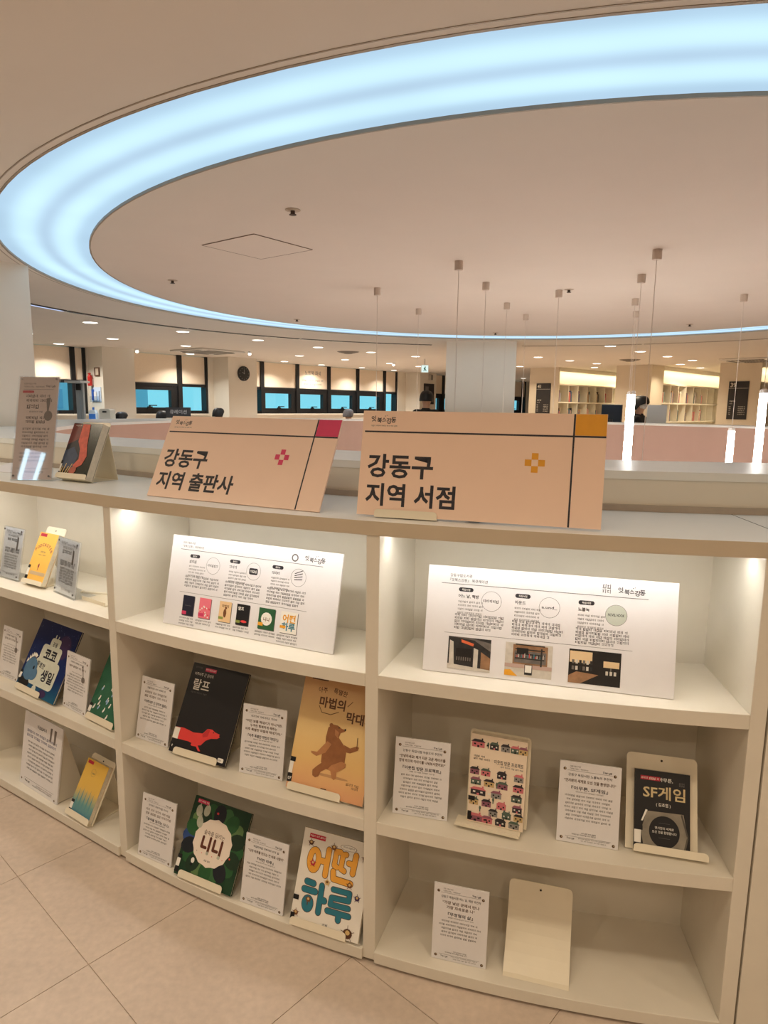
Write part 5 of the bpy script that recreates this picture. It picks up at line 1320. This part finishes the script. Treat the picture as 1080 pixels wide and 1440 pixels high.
    for j in range(nv+1):
        for i in range(nu):
            th = 2*math.pi*i/nu; back = math.sin(th)           # +y is the back
            low = (1.50 if longhair else 1.545)+(.10-.0*back)*max(0, -back)**.5*1.0
            zt = 1.693
            t_ = j/nv; ph = t_*math.pi/2
            z_ = low+(zt-low)*math.sin(ph)
            rr = .100*(math.cos(ph)**.55 if j < nv else 0.02)*(1.2 if longhair else 1.0)
            vs_.append((rr*math.cos(th)*k*.96, (.004+rr*1.06*math.sin(th))*k, z_*k))
    fs_ = [(j*nu+i, j*nu+(i+1) % nu, (j+1)*nu+(i+1) % nu, (j+1)*nu+i) for j in range(nv) for i in range(nu)]
    hm.add(vs_, fs_+[tuple(nv*nu+i for i in range(nu))]); ho = hm.build('hair', hair, root, smooth=True)
    so = ho.modifiers.new('thickness', 'SOLIDIFY'); so.thickness = -.008
    return root
person((.66, 11.0, 0), 1.85, 160, 'person in a dark jacket standing with back turned before the notice board', (34, 36, 36))
person((3.85, 10.30, 0), 1.80, 50, 'masked person with black bobbed hair in dark clothes behind a monitor', (30, 28, 32), longhair=True, mask=True)
person((-2.73, 11.1, 0), 1.53, 150, 'person with black hair seen just above the partition before the clock column', (46, 44, 50))
person((-3.62, 11.0, 0), 1.475, 150, 'person with black hair half hidden behind the dark 큐레이션 sign', (60, 60, 70))
person((-3.93, 10.1, 0), 1.46, 150, 'person of whom only the black hair top shows beside the dispenser', (70, 60, 60))
person((-.66, 12.1, 0), 1.535, 150, 'grey-haired person seen just above the partition before the notebook-seat windows', (120, 120, 124), hair=HAIRG)
# desk with two screens before the masked person
dk = thing('service_desk', 'service desk behind the far partition carrying two monitors', 'desk', (3.62, 9.50, 0), -31)
MB().box(-.85, .85, -.2, .35, 1.16, 1.20).build('desk_top', CREAM_TOP, dk)
for sx in (-.8, .76): MB().box(sx, sx+.04, -.18, .33, 0, 1.16).build('leg', CASE, dk)
def monitor(x, y, yaw, w, h, back, label, tl=0):
    r = thing('monitor', label, 'monitor', (x, y, 1.2005), yaw)
    MB().box(-w/2, w/2, 0, .03, .10, .10+h).build('casing', back, r, bevel=.006); MB().box(-w/2+.012, w/2-.012, .0305, .032, .112, .09+h).build('screen', M('screen_dark', (40, 52, 66), .2), r)
    MB().box(-.03, .03, .032, .05, 0, .25).build('neck', back, r); MB().box(-.1, .1, -.02, .12, 0, .008).build('foot', back, r)
monitor(3.78, 9.46, -10, .26, .36, M('monitor_pale', (206, 206, 204), .5), 'pale monitor seen from behind before the masked person')
monitor(3.27, 9.80, 140, .30, .36, M('monitor_dark', (38, 40, 46), .4), 'dark slanted monitor behind the glowing tubes')

# ---- outside the windows
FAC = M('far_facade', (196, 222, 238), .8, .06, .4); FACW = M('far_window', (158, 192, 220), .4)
for i, (s, o, wd, dp, hh, lab) in enumerate(((2.5, -26, 9, 8, 16, 'pale apartment block outside beyond the window with the dark sign'), (20, -38, 12, 8, 13, 'pale blue-grey block outside beyond the notebook-seat windows'), (-8, -34, 9, 8, 9, 'low pale building outside beyond the measuring stand'))):
    r = thing('far_building', lab, 'building', wp(s, o, -9), yawW)
    MB().box(-wd/2, wd/2, 0, dp, 0, hh).build('walls', FAC, r)
    for zf in range(1, int(hh/3)+1):
        for q in range(int(wd/1.8)):
            MB().box(-wd/2+.4+q*1.8, -wd/2+1.4+q*1.8, -.06, -.01, zf*3-1.9, zf*3-.5).build('window', FACW, r)
gd = MB(); gd.box(-140, 140, -140, 140, -9.2, -9.0, fn=lambda x, y, z: (x-40, y+40, z)); struct(gd.build('ground', M('far_ground', (130, 140, 140), .9, .1, .2)))

# ---- tidy up the type-setting scene
for o in list(_ts.collection.objects): bpy.data.objects.remove(o)
bpy.data.scenes.remove(_ts)
